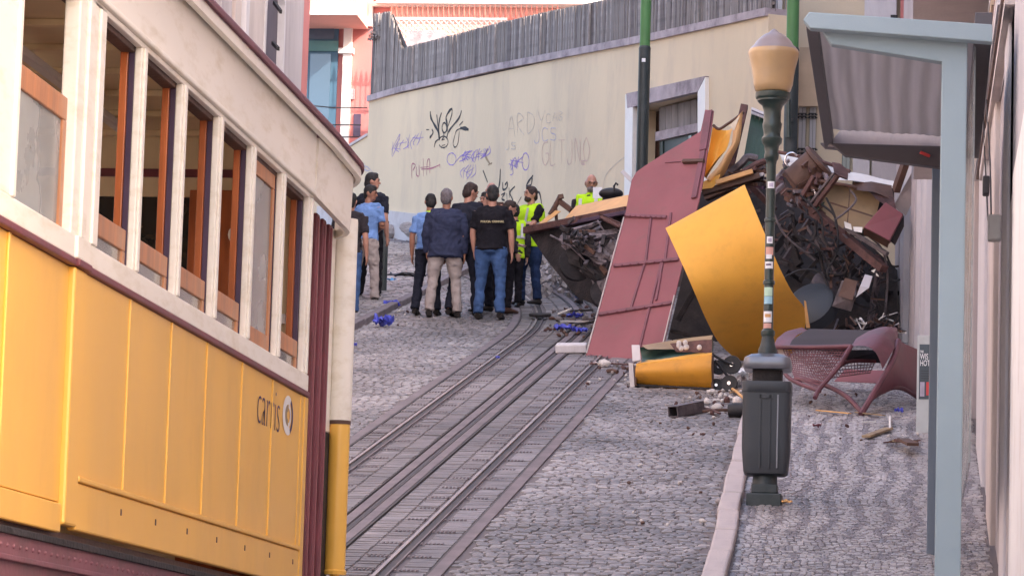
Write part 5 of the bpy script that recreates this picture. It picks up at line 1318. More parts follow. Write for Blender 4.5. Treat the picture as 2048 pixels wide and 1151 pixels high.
for a in ((1302, 434, 1291, 523), (1342, 425, 1330, 519), (1289, 527, 1262, 615), (1323, 523, 1302, 608), (1299, 614, 1275, 712), (1326, 519, 1312, 600)): mrib(*a, .03, m_chassis, .02)
mrib(1418, 222, 1406, 300, .095, m_chassis, .03, 'flange'); mrib(1406, 302, 1388, 396, .07, m_chassis, .03, 'flange')
b = MB()
for (x0, y0, x1, y1) in ((1250, 430, 1332, 434), (1228, 531, 1357, 518), (1198, 628, 1342, 605)):
    for k in range(9): b.ell(MP(lerp(x0, x1, k/8), lerp(y0, y1, k/8), .034), (.012, .012, .012), seg=6, rings=4)
b.build('rivet', m_chassis, mp_, kind='stuff')

mrib(1319, 716, 1349, 590, .012, m_chip, .02, 'scraped_edge'); mrib(1173, 706, 1248, 434, .010, m_chip, .02, 'scraped_edge')
# yellow curved sheet
Lp = [(1331, 456), (1350, 497), (1372, 545), (1393, 594), (1413, 640), (1438, 685), (1474, 719)]
Rp = [(1489, 369), (1512, 425), (1535, 480), (1560, 537), (1585, 585), (1612, 625), (1602, 690)]
def yY(v): return 38.9-1.1*math.sin(math.pi*min(1, v*.9+.12))+.5*v
n = 26; g = []
def interp(Q, v):
    s = v*(len(Q)-1); i = min(int(s), len(Q)-2); f = s-i
    p0 = Q[max(0, i-1)]; p1 = Q[i]; p2 = Q[i+1]; p3 = Q[min(len(Q)-1, i+2)]
    return tuple(.5*((2*p1[k])+(p2[k]-p0[k])*f+(2*p0[k]-5*p1[k]+4*p2[k]-p3[k])*f*f+(3*p1[k]-p0[k]-3*p2[k]+p3[k])*f**3) for k in (0, 1))
for i in range(n+1):
    v = i/n; a = interp(Lp, v); c = interp(Rp, v); row = []
    for j in range(15):
        u = j/14; sag = 34*math.sin(math.pi*u)*max(0, (v-.75)/.25)**1.5
        row.append(D(lerp(a[0], c[0], u)+sag*.25, lerp(a[1], c[1], u)+sag*.6, yY(v)+.10*math.sin(math.pi*u)*v-.25*u+.035*noise.noise(Vector((u*3, v*4, 1)))))
    g.append(row)
ys_ = MB(); ys_.sheet(g, .012, (0, 1, .2)); ysh = ys_.build('curved_yellow_sheet', m_wyellow, None, smooth=True, label='large curved yellow body panel peeled off and resting on the street', cat='body panel')
PGt = PG('edge_strip', [(1608, 600, 38.0), (1612, 602, 38.0), (1620, 655, 38.2), (1612, 655, 38.2)], .02, m_orange, parent=ysh)

# yellow box section and stove-in green shell, pushchair wheels
yb = empty('yellow_box_section', G(1262, 776), 'yellow box-shaped body section lying on the cobbles below the maroon panel', 'body section')
yA, yB = 36.35, 36.15
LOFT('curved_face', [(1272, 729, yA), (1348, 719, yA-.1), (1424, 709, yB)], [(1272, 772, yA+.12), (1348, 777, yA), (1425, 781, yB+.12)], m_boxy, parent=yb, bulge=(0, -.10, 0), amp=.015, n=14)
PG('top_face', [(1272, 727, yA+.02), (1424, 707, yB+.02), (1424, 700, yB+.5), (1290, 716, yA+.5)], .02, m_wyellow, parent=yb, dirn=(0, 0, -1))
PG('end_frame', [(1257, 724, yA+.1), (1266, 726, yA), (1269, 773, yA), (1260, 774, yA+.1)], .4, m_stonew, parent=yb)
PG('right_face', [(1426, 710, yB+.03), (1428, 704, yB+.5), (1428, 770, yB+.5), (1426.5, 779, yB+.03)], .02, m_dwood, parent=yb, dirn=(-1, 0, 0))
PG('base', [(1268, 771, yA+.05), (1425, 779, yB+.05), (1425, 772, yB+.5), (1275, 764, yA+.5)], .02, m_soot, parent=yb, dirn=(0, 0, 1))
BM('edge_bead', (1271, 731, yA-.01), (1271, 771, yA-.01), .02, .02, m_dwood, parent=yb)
gs = empty('green_shell', G(1280, 740), 'rusty green and white body fragment lying on the yellow box section', 'body fragment')
LOFT('shell', [(1280, 694, 36.9), (1340, 684, 36.8), (1425, 672, 36.7)], [(1281, 722, 36.45), (1340, 716, 36.4), (1425, 709, 36.3)], m_greenboard, parent=gs, bulge=(0, .2, 0), amp=.02)
LOFT('rusty_lip', [(1281, 690, 36.85), (1340, 681, 36.75), (1425, 669, 36.65)], [(1300, 698, 36.6), (1350, 700, 36.6), (1420, 695, 36.5)], m_tan, parent=gs, amp=.04, seed=3)
LOFT('rusty_face', [(1340, 686, 36.55), (1425, 676, 36.4)], [(1352, 702, 36.5), (1422, 705, 36.35)], m_rust, parent=gs, amp=.04, seed=8)
PG('white_end', [(1263, 689, 36.5), (1279, 689, 36.4), (1281, 720, 36.3), (1265, 722, 36.4)], .05, m_stonew, parent=gs, bevel=.005)
for i in range(7):
    c = D(1375+rr_.uniform(-20, 30), 690+rr_.uniform(-6, 6), 36.35); o = MB().ell((0, 0, 0), (.03, .02, .03), seg=6, rings=5).build('flaking_paint', m_chip, gs); adopt(o, gs); o.location = c
pc_ = empty('pushchair_wheels', G(1450, 770), 'tangle of small black pushchair wheels beside the yellow box section', 'wheels')
for (px, py, Y, r_) in ((1437, 734, 36.6, 15), (1464, 729, 36.4, 19), (1432, 770, 36.3, 14), (1459, 766, 36.1, 17)):
    c = D(px, py, Y); R_ = r_*Y/7000
    ax = Vector((rr_.uniform(-.3, .3), -1, rr_.uniform(-.1, .3)))
    wl = MB().lathe([(R_*.72, -.02), (R_*.95, -.022), (R_, 0), (R_*.95, .022), (R_*.72, .02)], c, 22, ax).build('wheel', m_black, pc_, smooth=True)
    MB().lathe([(R_*.5, -.008), (R_*.72, -.012), (R_*.72, .012), (R_*.5, .008)], c, 18, ax).build('rim', m_steelg, wl)
    MB().lathe([(.01, -.03), (R_*.22, -.03), (R_*.22, .03), (.01, .03)], c, 12, ax).build('hub', m_chrome, wl)
    q = ax.to_track_quat('Z', 'Y')
    for k in range(5):
        a_ = k*2*math.pi/5; v = q @ Vector((math.cos(a_), math.sin(a_), 0)); MB().beam(c+v*R_*.2, c+v*R_*.62, .008, .008, ax).build('spoke', m_steelg, wl)
for pts in (((1430, 720), (1450, 745), (1470, 770), (1478, 790)), ((1420, 705), (1445, 720), (1465, 728))): TB('frame_tube', [(x, y, 36.35) for x, y in pts], .014, m_black, parent=pc_)

# arched maroon frame with perforated panels
fr = empty('arched_frame', G(1720, 825), 'toppled maroon arched roof frame with perforated panels lying on the pavement', 'arched frame')
D_street = D
def D(px, py, Y): return D_street(px, py, Y-1.25)   # the frame lies a little nearer, on the raised pavement
LOFT('rounded_cap', [(1547, 692, 35.3), (1554, 676, 35.5), (1572, 662, 35.8), (1604, 654, 36.1)], [(1578, 694, 35.1), (1584, 680, 35.3), (1596, 668, 35.7), (1616, 660, 36.0)], m_frame, parent=fr, n=12)
LOFT('dark_top_panel', [(1578, 692, 35.1), (1585, 678, 35.3), (1618, 657, 36.0)], [(1702, 690, 34.9), (1715, 676, 35.2), (1745, 660, 35.9)], m_darkmesh, parent=fr, n=10)
LOFT('rounded_cap', [(1703, 692, 34.85), (1712, 676, 35.1), (1738, 661, 35.6), (1765, 664, 35.9)], [(1765, 738, 34.6), (1786, 700, 34.8), (1798, 682, 35.2), (1796, 678, 35.6)], m_frame, parent=fr, n=14, bulge=(.05, -.05, .08), th=.01)
LOFT('side_skin', [(1722, 826, 34.3), (1755, 770, 34.5), (1778, 720, 34.7), (1797, 682, 35.2)], [(1757, 786, 34.9), (1800, 776, 35.2), (1836, 790, 35.6), (1840, 700, 35.9)], m_maroon, parent=fr, n=12, th=.01)
LOFT('far_skin', [(1797, 680, 35.4), (1815, 690, 35.8), (1838, 705, 36.2)], [(1800, 770, 35.3), (1820, 782, 35.6), (1840, 800, 35.9)], m_frame, parent=fr, n=6, th=.01)
def frtube(pts, r_=.024, mat=m_frame, nm='frame_bar'):
    TB(nm, pts, r_, mat, parent=fr)
frtube([(1547, 693, 35.2), (1620, 694, 35.0), (1702, 692, 34.8)], .022)
frtube([(1702, 692, 34.8), (1675, 735, 34.6), (1640, 776, 34.5), (1630, 795, 34.4)])
frtube([(1548, 693, 35.2), (1560, 725, 35.1), (1580, 757, 34.9), (1640, 782, 34.5)], .02)
frtube([(1590, 757, 34.9), (1640, 766, 34.7), (1690, 790, 34.5), (1722, 822, 34.3)], .024)
frtube([(1797, 681, 35.1), (1786, 720, 34.8), (1760, 765, 34.5), (1722, 828, 34.25)], .03)
frtube([(1640, 776, 34.6), (1672, 738, 34.8), (1700, 722, 35), (1750, 722, 35.2)], .02)
frtube([(1722, 826, 34.25), (1756, 785, 34.8), (1800, 775, 35.1), (1838, 796, 35.4)], .022)
# perforated panels: real lattice of bars
def lattice(P00, P10, P11, P01, nu, nv, r_, nm='perforated_panel'):
    b = MB(); f = lambda u, v: P00.lerp(P10, u).lerp(P01.lerp(P11, u), v)
    for i in range(nu+1): b.beam(f(i/nu, 0), f(i/nu, 1), r_, .006, (0, 1, 0))
    for j in range(nv+1): b.beam(f(0, j/nv), f(1, j/nv), r_, .007, (0, 1, 0))
    o = b.build(nm, m_frame, fr); return o
lattice(D(1566, 698, 35.2), D(1698, 698, 34.85), D(1638, 776, 34.6), D(1590, 755, 34.9), 22, 14, .0085)
lattice(D(1585, 700, 36.0), D(1760, 700, 35.8), D(1740, 745, 35.3), D(1640, 758, 35.3), 20, 8, .008)
PG('dark_inner_panel', [(1640, 700, 35.9), (1775, 700, 35.6), (1765, 726, 35.5), (1690, 718, 35.6)], .01, m_darkmesh, parent=fr)
PG('maroon_sheet', [(1668, 762, 36.5), (1690, 738, 36.6), (1768, 740, 36.4), (1764, 766, 36.2)], .03, m_wmaroon, parent=None, bevel=.004, label='flat maroon sheet lying under the arched frame', cat='metal sheet')
D = D_street

# ================================================================== LOOSE DEBRIS
def TH(o, label, cat, group=None): return tag(o, label, cat, group)
rd = random.Random(77)
def rock(px, py, wpx, hpx, mat, seed, label, group=None, cat='stone', name='stone', lift=0):
    g = G(px, py+hpx*.4, .02); Y = g.y; sx = wpx*Y/7000/2; sz = hpx*Y/7000/2
    b = MB(); b.ell((0, 0, 0), (sx, max(sx, sz)*.7, sz), seg=9, rings=6)
    for v in b.bm.verts: v.co *= 1+.35*noise.noise(v.co*(2.5/max(sx, .03))+Vector((seed, 0, 0)))
    o = b.build(name, mat, None); o.location = (g.x, Y, g.z+sz*.6+lift); TH(o, label, cat, group); return o
rock(1209, 724, 26, 15, m_chip, 1, 'rounded pale stone in front of the foot of the maroon panel')
rock(1415, 801, 17, 12, m_chip, 2, 'pale stone chunk just below the yellow box section')
rock(1433, 811, 22, 14, m_chip, 3, 'cream stone chunk left of the black cylinder')
rock(1474, 798, 22, 16, m_chip, 4, 'pale stone chunk above the black cylinder')
rock(1438, 1000, 17, 13, m_rubble, 5, 'grey stone lying close to the kerb')
def oriented_box(px, py, Y, d, eul, mat, label, cat, name, bevel=.006):
    o = MB().box((0, 0, 0), d).build(name, mat, None, bevel=bevel); o.location = D(px, py, Y); o.rotation_euler = eul; TH(o, label, cat); return o
bs = G(1143, 705)
oriented_box(1143, 695, bs.y, (.36, .3, .10), (SLOPE, -.03, .05), m_stonew, 'broken pale stone slab beside the foot of the maroon panel', 'slab', 'stone_slab', .015)
# metal channel
ch = G(1372, 832); b = MB(); b.box((0, 0, 0), (.11, .5, .012)); b.box((-.05, 0, .05), (.012, .5, .09)); b.box((.05, 0, .05), (.012, .5, .09)); b.box((0, 0, .10), (.11, .5, .01))
o = b.build('metal_channel', m_steelg, None, bevel=.003); o.location = (ch.x, ch.y+.1, ch.z+.03); o.rotation_euler = (SLOPE, 0, rad(-28)); TH(o, 'dented hollow metal channel piece lying on the cobbles', 'metal channel')
cy = G(1478, 834); o = MB().lathe([(.02, -.10), (.065, -.10), (.07, -.06), (.07, .06), (.06, .10), (.02, .10)], (0, 0, 0), 20, (1, -.2, .05)).build('rubber_buffer', m_black, None, smooth=True); o.location = (cy.x, cy.y, cy.z+.07); TH(o, 'black rubber cylinder lying beside the litter bin', 'buffer')
def stick(p, q, r_, mat, label, cat='stick', name='stick', h=.03, flat=False):
    h += .11 if p[0] > 1500 else 0
    a = G(*p, h); c = G(*q, h)
    if flat: o = MB().beam(a, c, r_*4, r_).build(name, mat, None, bevel=.002)
    else: o = MB().tube([a, a.lerp(c, .5)+Vector((0, 0, .01)), c], r_, 7).build(name, mat, None, smooth=True)
    TH(o, label, cat); return o
stick((1405, 822), (1478, 820), .016, m_dwood, 'long dark rod lying next to the black rubber cylinder', 'rod', 'rod')
stick((1395, 812), (1440, 826), .012, m_rust, 'short rusty bar between the channel and the black cylinder', 'bar', 'bar')
stick((1455, 770), (1492, 800), .014, m_orange, 'thin tan stick beside the pushchair wheels')
stick((1460, 785), (1490, 778), .01, m_tan, 'thin brown stick crossing the tan one')
stick((1180, 727), (1262, 729), .010, m_rust, 'thin rusty bar across the right rail', 'bar', 'bar')
stick((1215, 741), (1235, 743), .022, m_dwood, 'short dark splinter beside the right rail', 'splinter', 'splinter')
stick((1634, 820), (1700, 826), .012, m_orange, 'thin tan batten left of the arched frame tip', 'batten', 'batten', flat=True)
stick((1712, 824), (1768, 830), .012, m_tan, 'thin brown batten right of the arched frame tip', 'batten', 'batten', flat=True)
stick((1780, 858), (1780, 832), .012, m_white, 'short white tube standing out on the pavement', 'tube', 'tube')
stick((1732, 872), (1778, 856), .020, m_tan, 'grey-brown strip of moulding on the pavement', 'strip', 'strip', flat=True)
stick((1725, 843), (1752, 843), .010, m_white, 'thin white strip in front of the arched frame', 'strip', 'strip', flat=True)
for k in range(5): 
    lab = ['longest dark plank', 'middle broken plank', 'short split plank', 'raised plank end', 'thin plank splinter'][k]+' in the pile beside the cabinet'
    a = (1770+k*9, 884-k*1.5); c = (1838-k*3, 880+k*2); stick(a, c, .014+.003*k, [m_rust, m_dwood, m_tan, m_rust, m_dwood][k], lab, 'plank', 'plank', .03+.02*k, True)
def crumple(px, py, wpx, hpx, mat, seed, label, cat='plastic film', name='plastic_film'):
    g = G(px, py+hpx*.4, .13 if px > 1500 else .02); s = wpx*g.y/7000; hz = hpx*g.y/7000
    b = MB(); n = 9; grid = []
    for i in range(n):
        grid.append([Vector((lerp(-s/2, s/2, i/(n-1)), lerp(-s*.4, s*.4, j/(n-1)), hz*.45+hz*.9*noise.noise(Vector((i*.7+seed, j*.7, seed))))) + Vector(noise.noise_vector(Vector((i*.5, j*.5, seed*3))))*s*.15 for j in range(n)])
    b.sheet(grid, .003, (0, 0, 1)); o = b.build(name, mat, None); o.location = g; TH(o, label, cat); return o
crumple(766, 641, 38, 24, m_blue, 1, 'crumpled blue film on the road in front of the men at the left')
crumple(784, 607, 30, 14, m_blue, 2, 'blue and pale film at the feet of the khaki trousered man', )
crumple(779, 561, 26, 12, m_cyan, 3, 'light blue film beside the dark bollard')
crumple(708, 688, 12, 8, m_blue, 4, 'tiny blue scrap close to the tram pillar')
crumple(1128, 655, 36, 12, m_blue, 5, 'blue film scrap left of the maroon panel foot')
crumple(1160, 660, 30, 12, m_blue, 6, 'blue film scrap touching the maroon panel')
crumple(1150, 630, 34, 10, m_blue, 7, 'blue film scrap behind the maroon panel')
crumple(1798, 820, 16, 11, m_blue, 8, 'small blue scrap on the pavement near the cabinet')
crumple(995, 714, 8, 6, m_blue, 9, 'tiny blue scrap on the left rail')
crumple(1480, 745, 34, 30, m_paper, 10, 'white paper card between the pushchair wheels and the bin', 'paper', 'paper')
crumple(1405, 868, 10, 6, m_rust, 11, 'small red-brown flake on the road', 'flake', 'flake')
crumple(1634, 850, 16, 8, m_maroon, 12, 'small maroon flake on the pavement', 'flake', 'flake')
crumple(1570, 1002, 26, 6, m_orange, 13, 'brown dead leaf beside the lamp foot', 'leaf', 'leaf')
# black sheet and tubes on the ground at left
a = G(775, 552, .02); crumple(815, 552, 80, 12, m_black, 14, 'black plastic sheet on the ground behind the group', 'plastic sheet', 'plastic_sheet')
g = G(1080, 634, .02); o = MB().lathe([(.02, -.02), (.14, -.02), (.15, 0), (.14, .02), (.02, .02)], (0, 0, 0), 22, (0, -.2, 1)).build('brake_disc', m_soot, None, smooth=True); o.location = (g.x, g.y, g.z+.03); TH(o, 'flat round steel disc lying on the curve of the rail', 'disc')
for i, (px, py, L_, a_) in enumerate(((1120, 642, 60, .05), (1140, 622, 50, -.1), (1165, 640, 40, .2), (1150, 650, 45, .0), (1115, 628, 30, .3))):
    a = G(px, py, .04); c = a+Vector((L_*.0062*math.cos(a_), .1*a_, .02*i))
    o = MB().beam(a, c, .05, .025).build('metal_strip', [m_stonew, m_soot, m_steelg, m_soot, m_white][i], None, bevel=.003)
    TH(o, ['pale thin metal strip nearest the maroon panel foot', 'dark metal strip below the seated wheels', 'grey metal strip partly behind the maroon panel', 'lowest dark metal strip left of the maroon panel', 'short white strip by the curve of the rail'][i], 'metal strip')
# small stones: each one its own piece
cm = []
for k in range(6):
    b = MB(); b.ell((0, 0, 0), (1, .8, .6), seg=6, rings=4)
    for v in b.bm.verts: v.co *= 1+.4*noise.noise(v.co*1.3+Vector((k*5, 0, 0)))
    o = b.build('stone_chip', [m_chip, m_rubble, m_chip, m_dwood, m_rubble, m_rust][k], None); cm.append(o.data); bpy.data.objects.remove(o)
def chips(n, region, smin, smax, label, group, kinds=(0, 1, 2, 3, 4, 5)):
    for i in range(n):
        px, py = region(); g = G(px, py, .012)
        o = bpy.data.objects.new('stone_chip', cm[rd.choice(kinds)]); COL.objects.link(o)
        s = rd.uniform(smin, smax)*(1 if rd.random() < .8 else 1.6); o.scale = (s, s, s); o.location = (g.x, g.y, gz(g.y)+(.012 if g.x < kerbx(g.y) else .135)+s*.3); o.rotation_euler = (rd.random(), rd.random(), rd.random()*6)
        TH(o, label, 'stone chip', group)
chips(60, lambda: (rd.gauss(1420, 45), rd.gauss(805, 18)), .010, .032, 'small stone chip strewn around the yellow box and the litter bin', 'stone chips below the yellow box')
chips(50, lambda: (lerp(1250, 1480, rd.random()), lerp(840, 1060, rd.random()**1.5)), .006, .018, 'tiny stone chip scattered over the cobbles left of the kerb', 'stone chips on the road')
chips(26, lambda: (rd.uniform(1170, 1262), rd.uniform(722, 775)), .010, .03, 'small dusty fragment at the foot of the maroon panel', 'fragments at the foot of the maroon panel')
chips(28, lambda: (rd.uniform(1600, 1840), rd.uniform(800, 930)), .006, .018, 'tiny stone chip scattered on the pavement', 'stone chips on the pavement')
chips(50, lambda: (rd.uniform(1090, 1190), rd.uniform(615, 675)), .012, .04, 'small dark fragment left of the maroon panel foot', 'fragments left of the maroon panel', (1, 3, 4, 5, 3))
chips(40, lambda: (rd.uniform(1420, 1495), rd.uniform(735, 800)), .012, .035, 'small fragment among the pushchair wheels', 'fragments among the pushchair wheels', (0, 1, 2, 4))
chips(36, lambda: (rd.uniform(745, 850), rd.uniform(545, 650)), .008, .025, 'small fragment on the ground around the men at the left', 'fragments near the men')
chips(10, lambda: (rd.uniform(700, 1100), rd.uniform(660, 900)), .006, .014, 'tiny dark fragment on the tracks', 'fragments on the tracks', (3, 4))
# rubble heap below the wall, seen between the vest and the wreck
hp = G(1115, 585)
hr = tag(empty('rubble_heap', hp), 'heap of earth and broken paving against the foot of the cream wall', 'rubble')
b = MB(); r_ = random.Random(8)
for i in range(420):
    px = r_.uniform(1060, 1185); py = r_.uniform(515, 600); g = G(px, 600-(600-py)*.45); top = max(0, 1-abs(px-1120)/75)
    s = r_.uniform(.02, .10); c = Vector((g.x, g.y+.3, gz(g.y)+r_.random()*top*.75)); 
    b.box(c, (s*r_.uniform(.7, 1.6), s*r_.uniform(.7, 1.4), s*r_.uniform(.5, 1)), Euler((r_.random()*3, r_.random()*3, r_.random()*3)).to_matrix())
b.build('rubble', m_rubble, hr, kind='stuff')
b = MB()
for i in range(260):
    px = r_.uniform(745, 860); py = r_.uniform(462, 540); g = G(px, py); s = r_.uniform(.02, .12)
    b.box((g.x, g.y, g.z+s*.2), (s*r_.uniform(.8, 1.8), s, s*.5), Euler((r_.random()*.6, r_.random()*.6, r_.random()*3)).to_matrix())
b.build('loose_paving_rubble', m_rubble, None, kind='stuff', label='loose broken paving at the foot of the wall beside the bollard', cat='rubble')

# ================================================================== PEOPLE
def remeshed(mb, name, mat, voxel, smooth_it=3, crease=0, seed=0, cut=None):
    bmesh.ops.recalc_face_normals(mb.bm, faces=mb.bm.faces)
    me = bpy.data.meshes.new(name); mb.bm.to_mesh(me); mb.bm.free()
    o = bpy.data.objects.new(name, me); COL.objects.link(o)
    m = o.modifiers.new('r', 'REMESH'); m.mode = 'VOXEL'; m.voxel_size = voxel; m.use_smooth_shade = True
    m = o.modifiers.new('s', 'SMOOTH'); m.iterations = smooth_it; m.factor = .5
    dg = bpy.context.evaluated_depsgraph_get(); me2 = bpy.data.meshes.new_from_object(o.evaluated_get(dg))
    o.modifiers.clear(); o.data = me2; bpy.data.meshes.remove(me); me2.materials.clear(); me2.materials.append(mat)
    if crease:
        nn = [v.normal.copy() for v in me2.vertices]
        for v, n_ in zip(me2.vertices, nn):
            p = v.co; f = noise.noise(Vector((p.x*7+seed+p.z*3, p.y*7, p.z*11-p.x*4)))+.7*(1-2*abs(noise.noise(Vector((p.x*13+p.z*6, p.y*13+seed, p.z*15-p.x*7)))))-.3
            v.co += n_*f*crease
    me2.polygons.foreach_set('use_smooth', [True]*len(me2.polygons)); me2.name = name; return o

def person(foot, h, face, label, top, legs, arms=(None, None), hair=m_hairb, hairstyle='short', skin=m_skin, top_kind='tshirt', stance=.13, head=0, tilt=0, beard=None, lean=0, build=1.0, shoe=m_shoe, vest=None, seed=0, step=0, glasses=False, collar=None):
    """face: heading in degrees, 0 looks at the camera end of the street, 180 looks uphill, 90 looks to the right."""
    s = h/1.76; R = Matrix.Rotation(rad(face), 4, 'Z'); foot = Vector(foot)
    T = Matrix.Translation(foot) @ R @ Matrix.Scale(s, 4)
    LN = Matrix.Translation((0, 0, .9)) @ Matrix.Rotation(rad(lean), 4, 'X') @ Matrix.Translation((0, 0, -.9))
    def up(p): return LN @ Vector(p)
    HD = Matrix.Translation(up((0, -.008, 1.535))) @ Matrix.Scale(1.04, 4) @ Matrix.Rotation(rad(head), 4, 'Z') @ Matrix.Rotation(rad(tilt), 4, 'X')
    def hd(p): return HD @ Vector(p)
    sw = .185*build**.5
    hips = [Vector((sx*.088*build, 0, .92)) for sx in (1, -1)]
    ank = [Vector((sx*stance, .02+sx*step, .085)) for sx in (1, -1)]
    kn = [(a+b_)/2+Vector((sx*.004, -.03, .02)) for a, b_, sx in zip(hips, ank, (1, -1))]
    A = []
    for i, sx in enumerate((1, -1)):
        sh = up((sx*(sw), 0, 1.415))
        if arms[i] is None: el, wr_ = up((sx*(sw+.055), .03, 1.12)), up((sx*(sw+.06), -.03, .87))
        else: el, wr_ = up(arms[i][0]), up(arms[i][1])
        A.append((sh, el, wr_))
    b = MB()
    # trunk, neck, head, limbs of one skin
    tor = [(.90, .15, .11), (1.0, .15, .105), (1.12, .14, .10), (1.28, .165, .115), (1.38, .165, .105), (1.44, .11, .08)]
    b.tube([up((0, 0, z)) for z, _, _ in tor], [x for _, x, _ in tor], 16, side=(1, 0, 0), ry=[y for _, _, y in tor])
    b.tube([up((0, .012, 1.42)), up((0, .006, 1.48)), hd((0, .012, .03))], [.066, .056, .055], 12)
    b.tube([up((-sw+.02, 0, 1.41)), up((0, 0, 1.435)), up((sw-.02, 0, 1.41))], [.05, .062, .05], 10)
    b.ell(hd((0, .0, .105)), (.074, .094, .108), HD.to_3x3(), 18, 14)
    b.ell(hd((0, -.038, .035)), (.052, .052, .052), HD.to_3x3(), 14, 10)
    b.ell(hd((0, -.098, .078)), (.012, .020, .021), HD.to_3x3(), 8, 6); b.ell(hd((0, -.085, .122)), (.045, .015, .010), HD.to_3x3(), 8, 6)
    for sx in (1, -1): b.ell(hd((sx*.077, .012, .09)), (.010, .020, .032), HD.to_3x3(), 8, 6)
    for hp_, k, a in zip(hips, kn, ank):
        b.tube([hp_+Vector((0, 0, .03)), hp_.lerp(k, .5), k, k.lerp(a, .35), a], [.085, .07, .052, .05, .036], 10); b.tube([a+Vector((0, .03, -.02)), a+Vector((0, -.06, -.045)), a+Vector((0, -.14, -.06))], [.035, .035, .025], 8)
    for (sh, el, w2), sx in zip(A, (1, -1)):
        b.tube([sh, sh.lerp(el, .5), el], [.055, .049, .041], 10); b.tube([el, el.lerp(w2, .35), w2], [.042, .041, .028], 10)
        d = (w2-el).normalized(); side = d.orthogonal().normalized() if abs(d.z) > .95 else d.cross(Vector((0, 0, 1))).normalized()
        if abs(d.z) > .8: side = Vector((0, 1, 0))-d*d.y; side.normalize()
        nrm = d.cross(side)*(-sx)
        pe = w2+d*.085
        b.tube([w2-d*.01, w2+d*.04, pe], [.024, .038, .038], 10, side=side, ry=[.018, .016, .013])
        for q, ln in zip((-.030, -.010, .010, .030), (.062, .075, .070, .055)):
            r0 = pe+side*q-d*.012; cur = nrm*(.22); b.tube([r0, r0+(d+cur*.5).normalized()*ln*.5, r0+(d+cur).normalized()*ln*.5+(d+cur*2.2).normalized()*ln*.5], [.0095, .009, .008], 7)
        t0 = w2+d*.02-side*.02*(1 if sx else 1); b.tube([t0, t0+(d*.6-side*.8).normalized()*.045, t0+(d*.6-side*.8).normalized()*.045+(d-side*.2).normalized()*.035], [.012, .0105, .009], 7)
    body = remeshed(b, 'person', skin, .0095, 2)
    tag(body, label, 'person', None)
    kids = []
    # trousers
    b = MB()
    b.tube([(0, .005, .86), (0, .005, .94), (0, 0, 1.03)], [.158*build, .156*build, .120*build], 16, side=(1, 0, 0), ry=[.118*build, .116*build, .09*build])
    for hp_, k, a in zip(hips, kn, ank):
        b.tube([hp_+Vector((0, 0, .02)), hp_.lerp(k, .5), k, k.lerp(a, .4), a+Vector((0, .0, .0))], [.102*build, .088*build, .070, .066, .064], 12, ry=[.105*build, .088*build, .072, .068, .072])
    kids.append(remeshed(b, 'trousers', legs, .013, 2, .013, seed))
    # top
    b = MB(); long_ = top_kind in ('blazer', 'jacket'); z0_ = .80 if top_kind == 'blazer' else (.90 if top_kind != 'shirt' else .93)
    k1 = build*(1.07 if long_ else 1.0)
    t_ = [(z0_, .190*k1, .148*k1), (.98, .178*k1, .136*k1), (1.12, .168*k1, .125*k1), (1.27, .190*k1, .135*k1), (1.37, .190*k1, .122*k1), (1.44, .125, .090), (1.475, .070, .066)]
    b.tube([up((0, .0, z)) for z, _, _ in t_], [x for _, x, _ in t_], 18, side=(1, 0, 0), ry=[y for _, _, y in t_])
    b.tube([up((-sw, 0, 1.412)), up((0, 0, 1.43)), up((sw, 0, 1.412))], [.064, .07, .064], 12)
    for sh, el, w2 in A:
        if long_ or top_kind == 'longshirt': b.tube([sh, sh.lerp(el, .5), el, el.lerp(w2, .5), w2], [.070, .063, .055, .050, .045], 12)
        else: b.tube([sh, sh.lerp(el, .5), sh.lerp(el, .80)], [.069, .062, .062], 12)
    kids.append(remeshed(b, {'blazer': 'blazer', 'jacket': 'jacket', 'tshirt': 't_shirt', 'shirt': 'shirt', 'longshirt': 'shirt'}[top_kind], top, .013, 2, .014, seed+3))
    if collar is not None:
        b = MB(); b.tube([up((0, 0, 1.45)), up((0, .005, 1.50))], [.072, .062], 14); kids.append(b.build('collar', collar, None, smooth=True))
    if vest is not None:
        b = MB(); t_ = [(.84, .192, .150), (1.0, .188, .142), (1.15, .186, .140), (1.28, .205, .148), (1.38, .200, .135), (1.45, .12, .095)]
        kb = max(1, build*1.0); b.tube([up((0, .0, z)) for z, _, _ in t_], [x*kb for _, x, _ in t_], 18, side=(1, 0, 0), ry=[y*kb for _, _, y in t_]); b.tube([up((-sw+.0, 0, 1.418)), up((sw-.0, 0, 1.418))], [.076, .076], 12)
        vo = remeshed(b, 'vest', vest, .013, 2, .007, seed+5); kids.append(vo)
        for z in (1.02, 1.16):
            b = MB(); n = 26; lo = []; hi = []
            for k in range(n+1):
                a_ = 2*math.pi*k/n; lo.append(up((.197*kb*math.cos(a_), .150*kb*math.sin(a_), z))); hi.append(up((.198*kb*math.cos(a_), .151*kb*math.sin(a_), z+.045)))
            b.sheet([lo, hi], .002, (0, 0, 1)); kids.append(b.build('reflective_band', m_refl, None, smooth=True))
        for sx in (1, -1):
            for (p_, q_) in (((sx*.10, -.155*kb, 1.18), (sx*.11, -.122*kb, 1.41)), ((sx*.10, .152*kb, 1.18), (sx*.11, .114*kb, 1.42))):
                b = MB(); b.beam(up(p_), up(q_), .045, .006, (0, 1, 0)); kids.append(b.build('reflective_band', m_refl, None))
    # shoes
    for a in ank:
        b = MB(); b.tube([a+Vector((0, .055, -.045)), a+Vector((0, .0, -.025)), a+Vector((0, -.08, -.045)), a+Vector((0, -.165, -.058)), a+Vector((0, -.195, -.062))], [.036, .046, .046, .040, .022], 12, side=(1, 0, 0), ry=[.038, .052, .036, .024, .014]); kids.append(b.build('shoe', shoe, None, smooth=True))
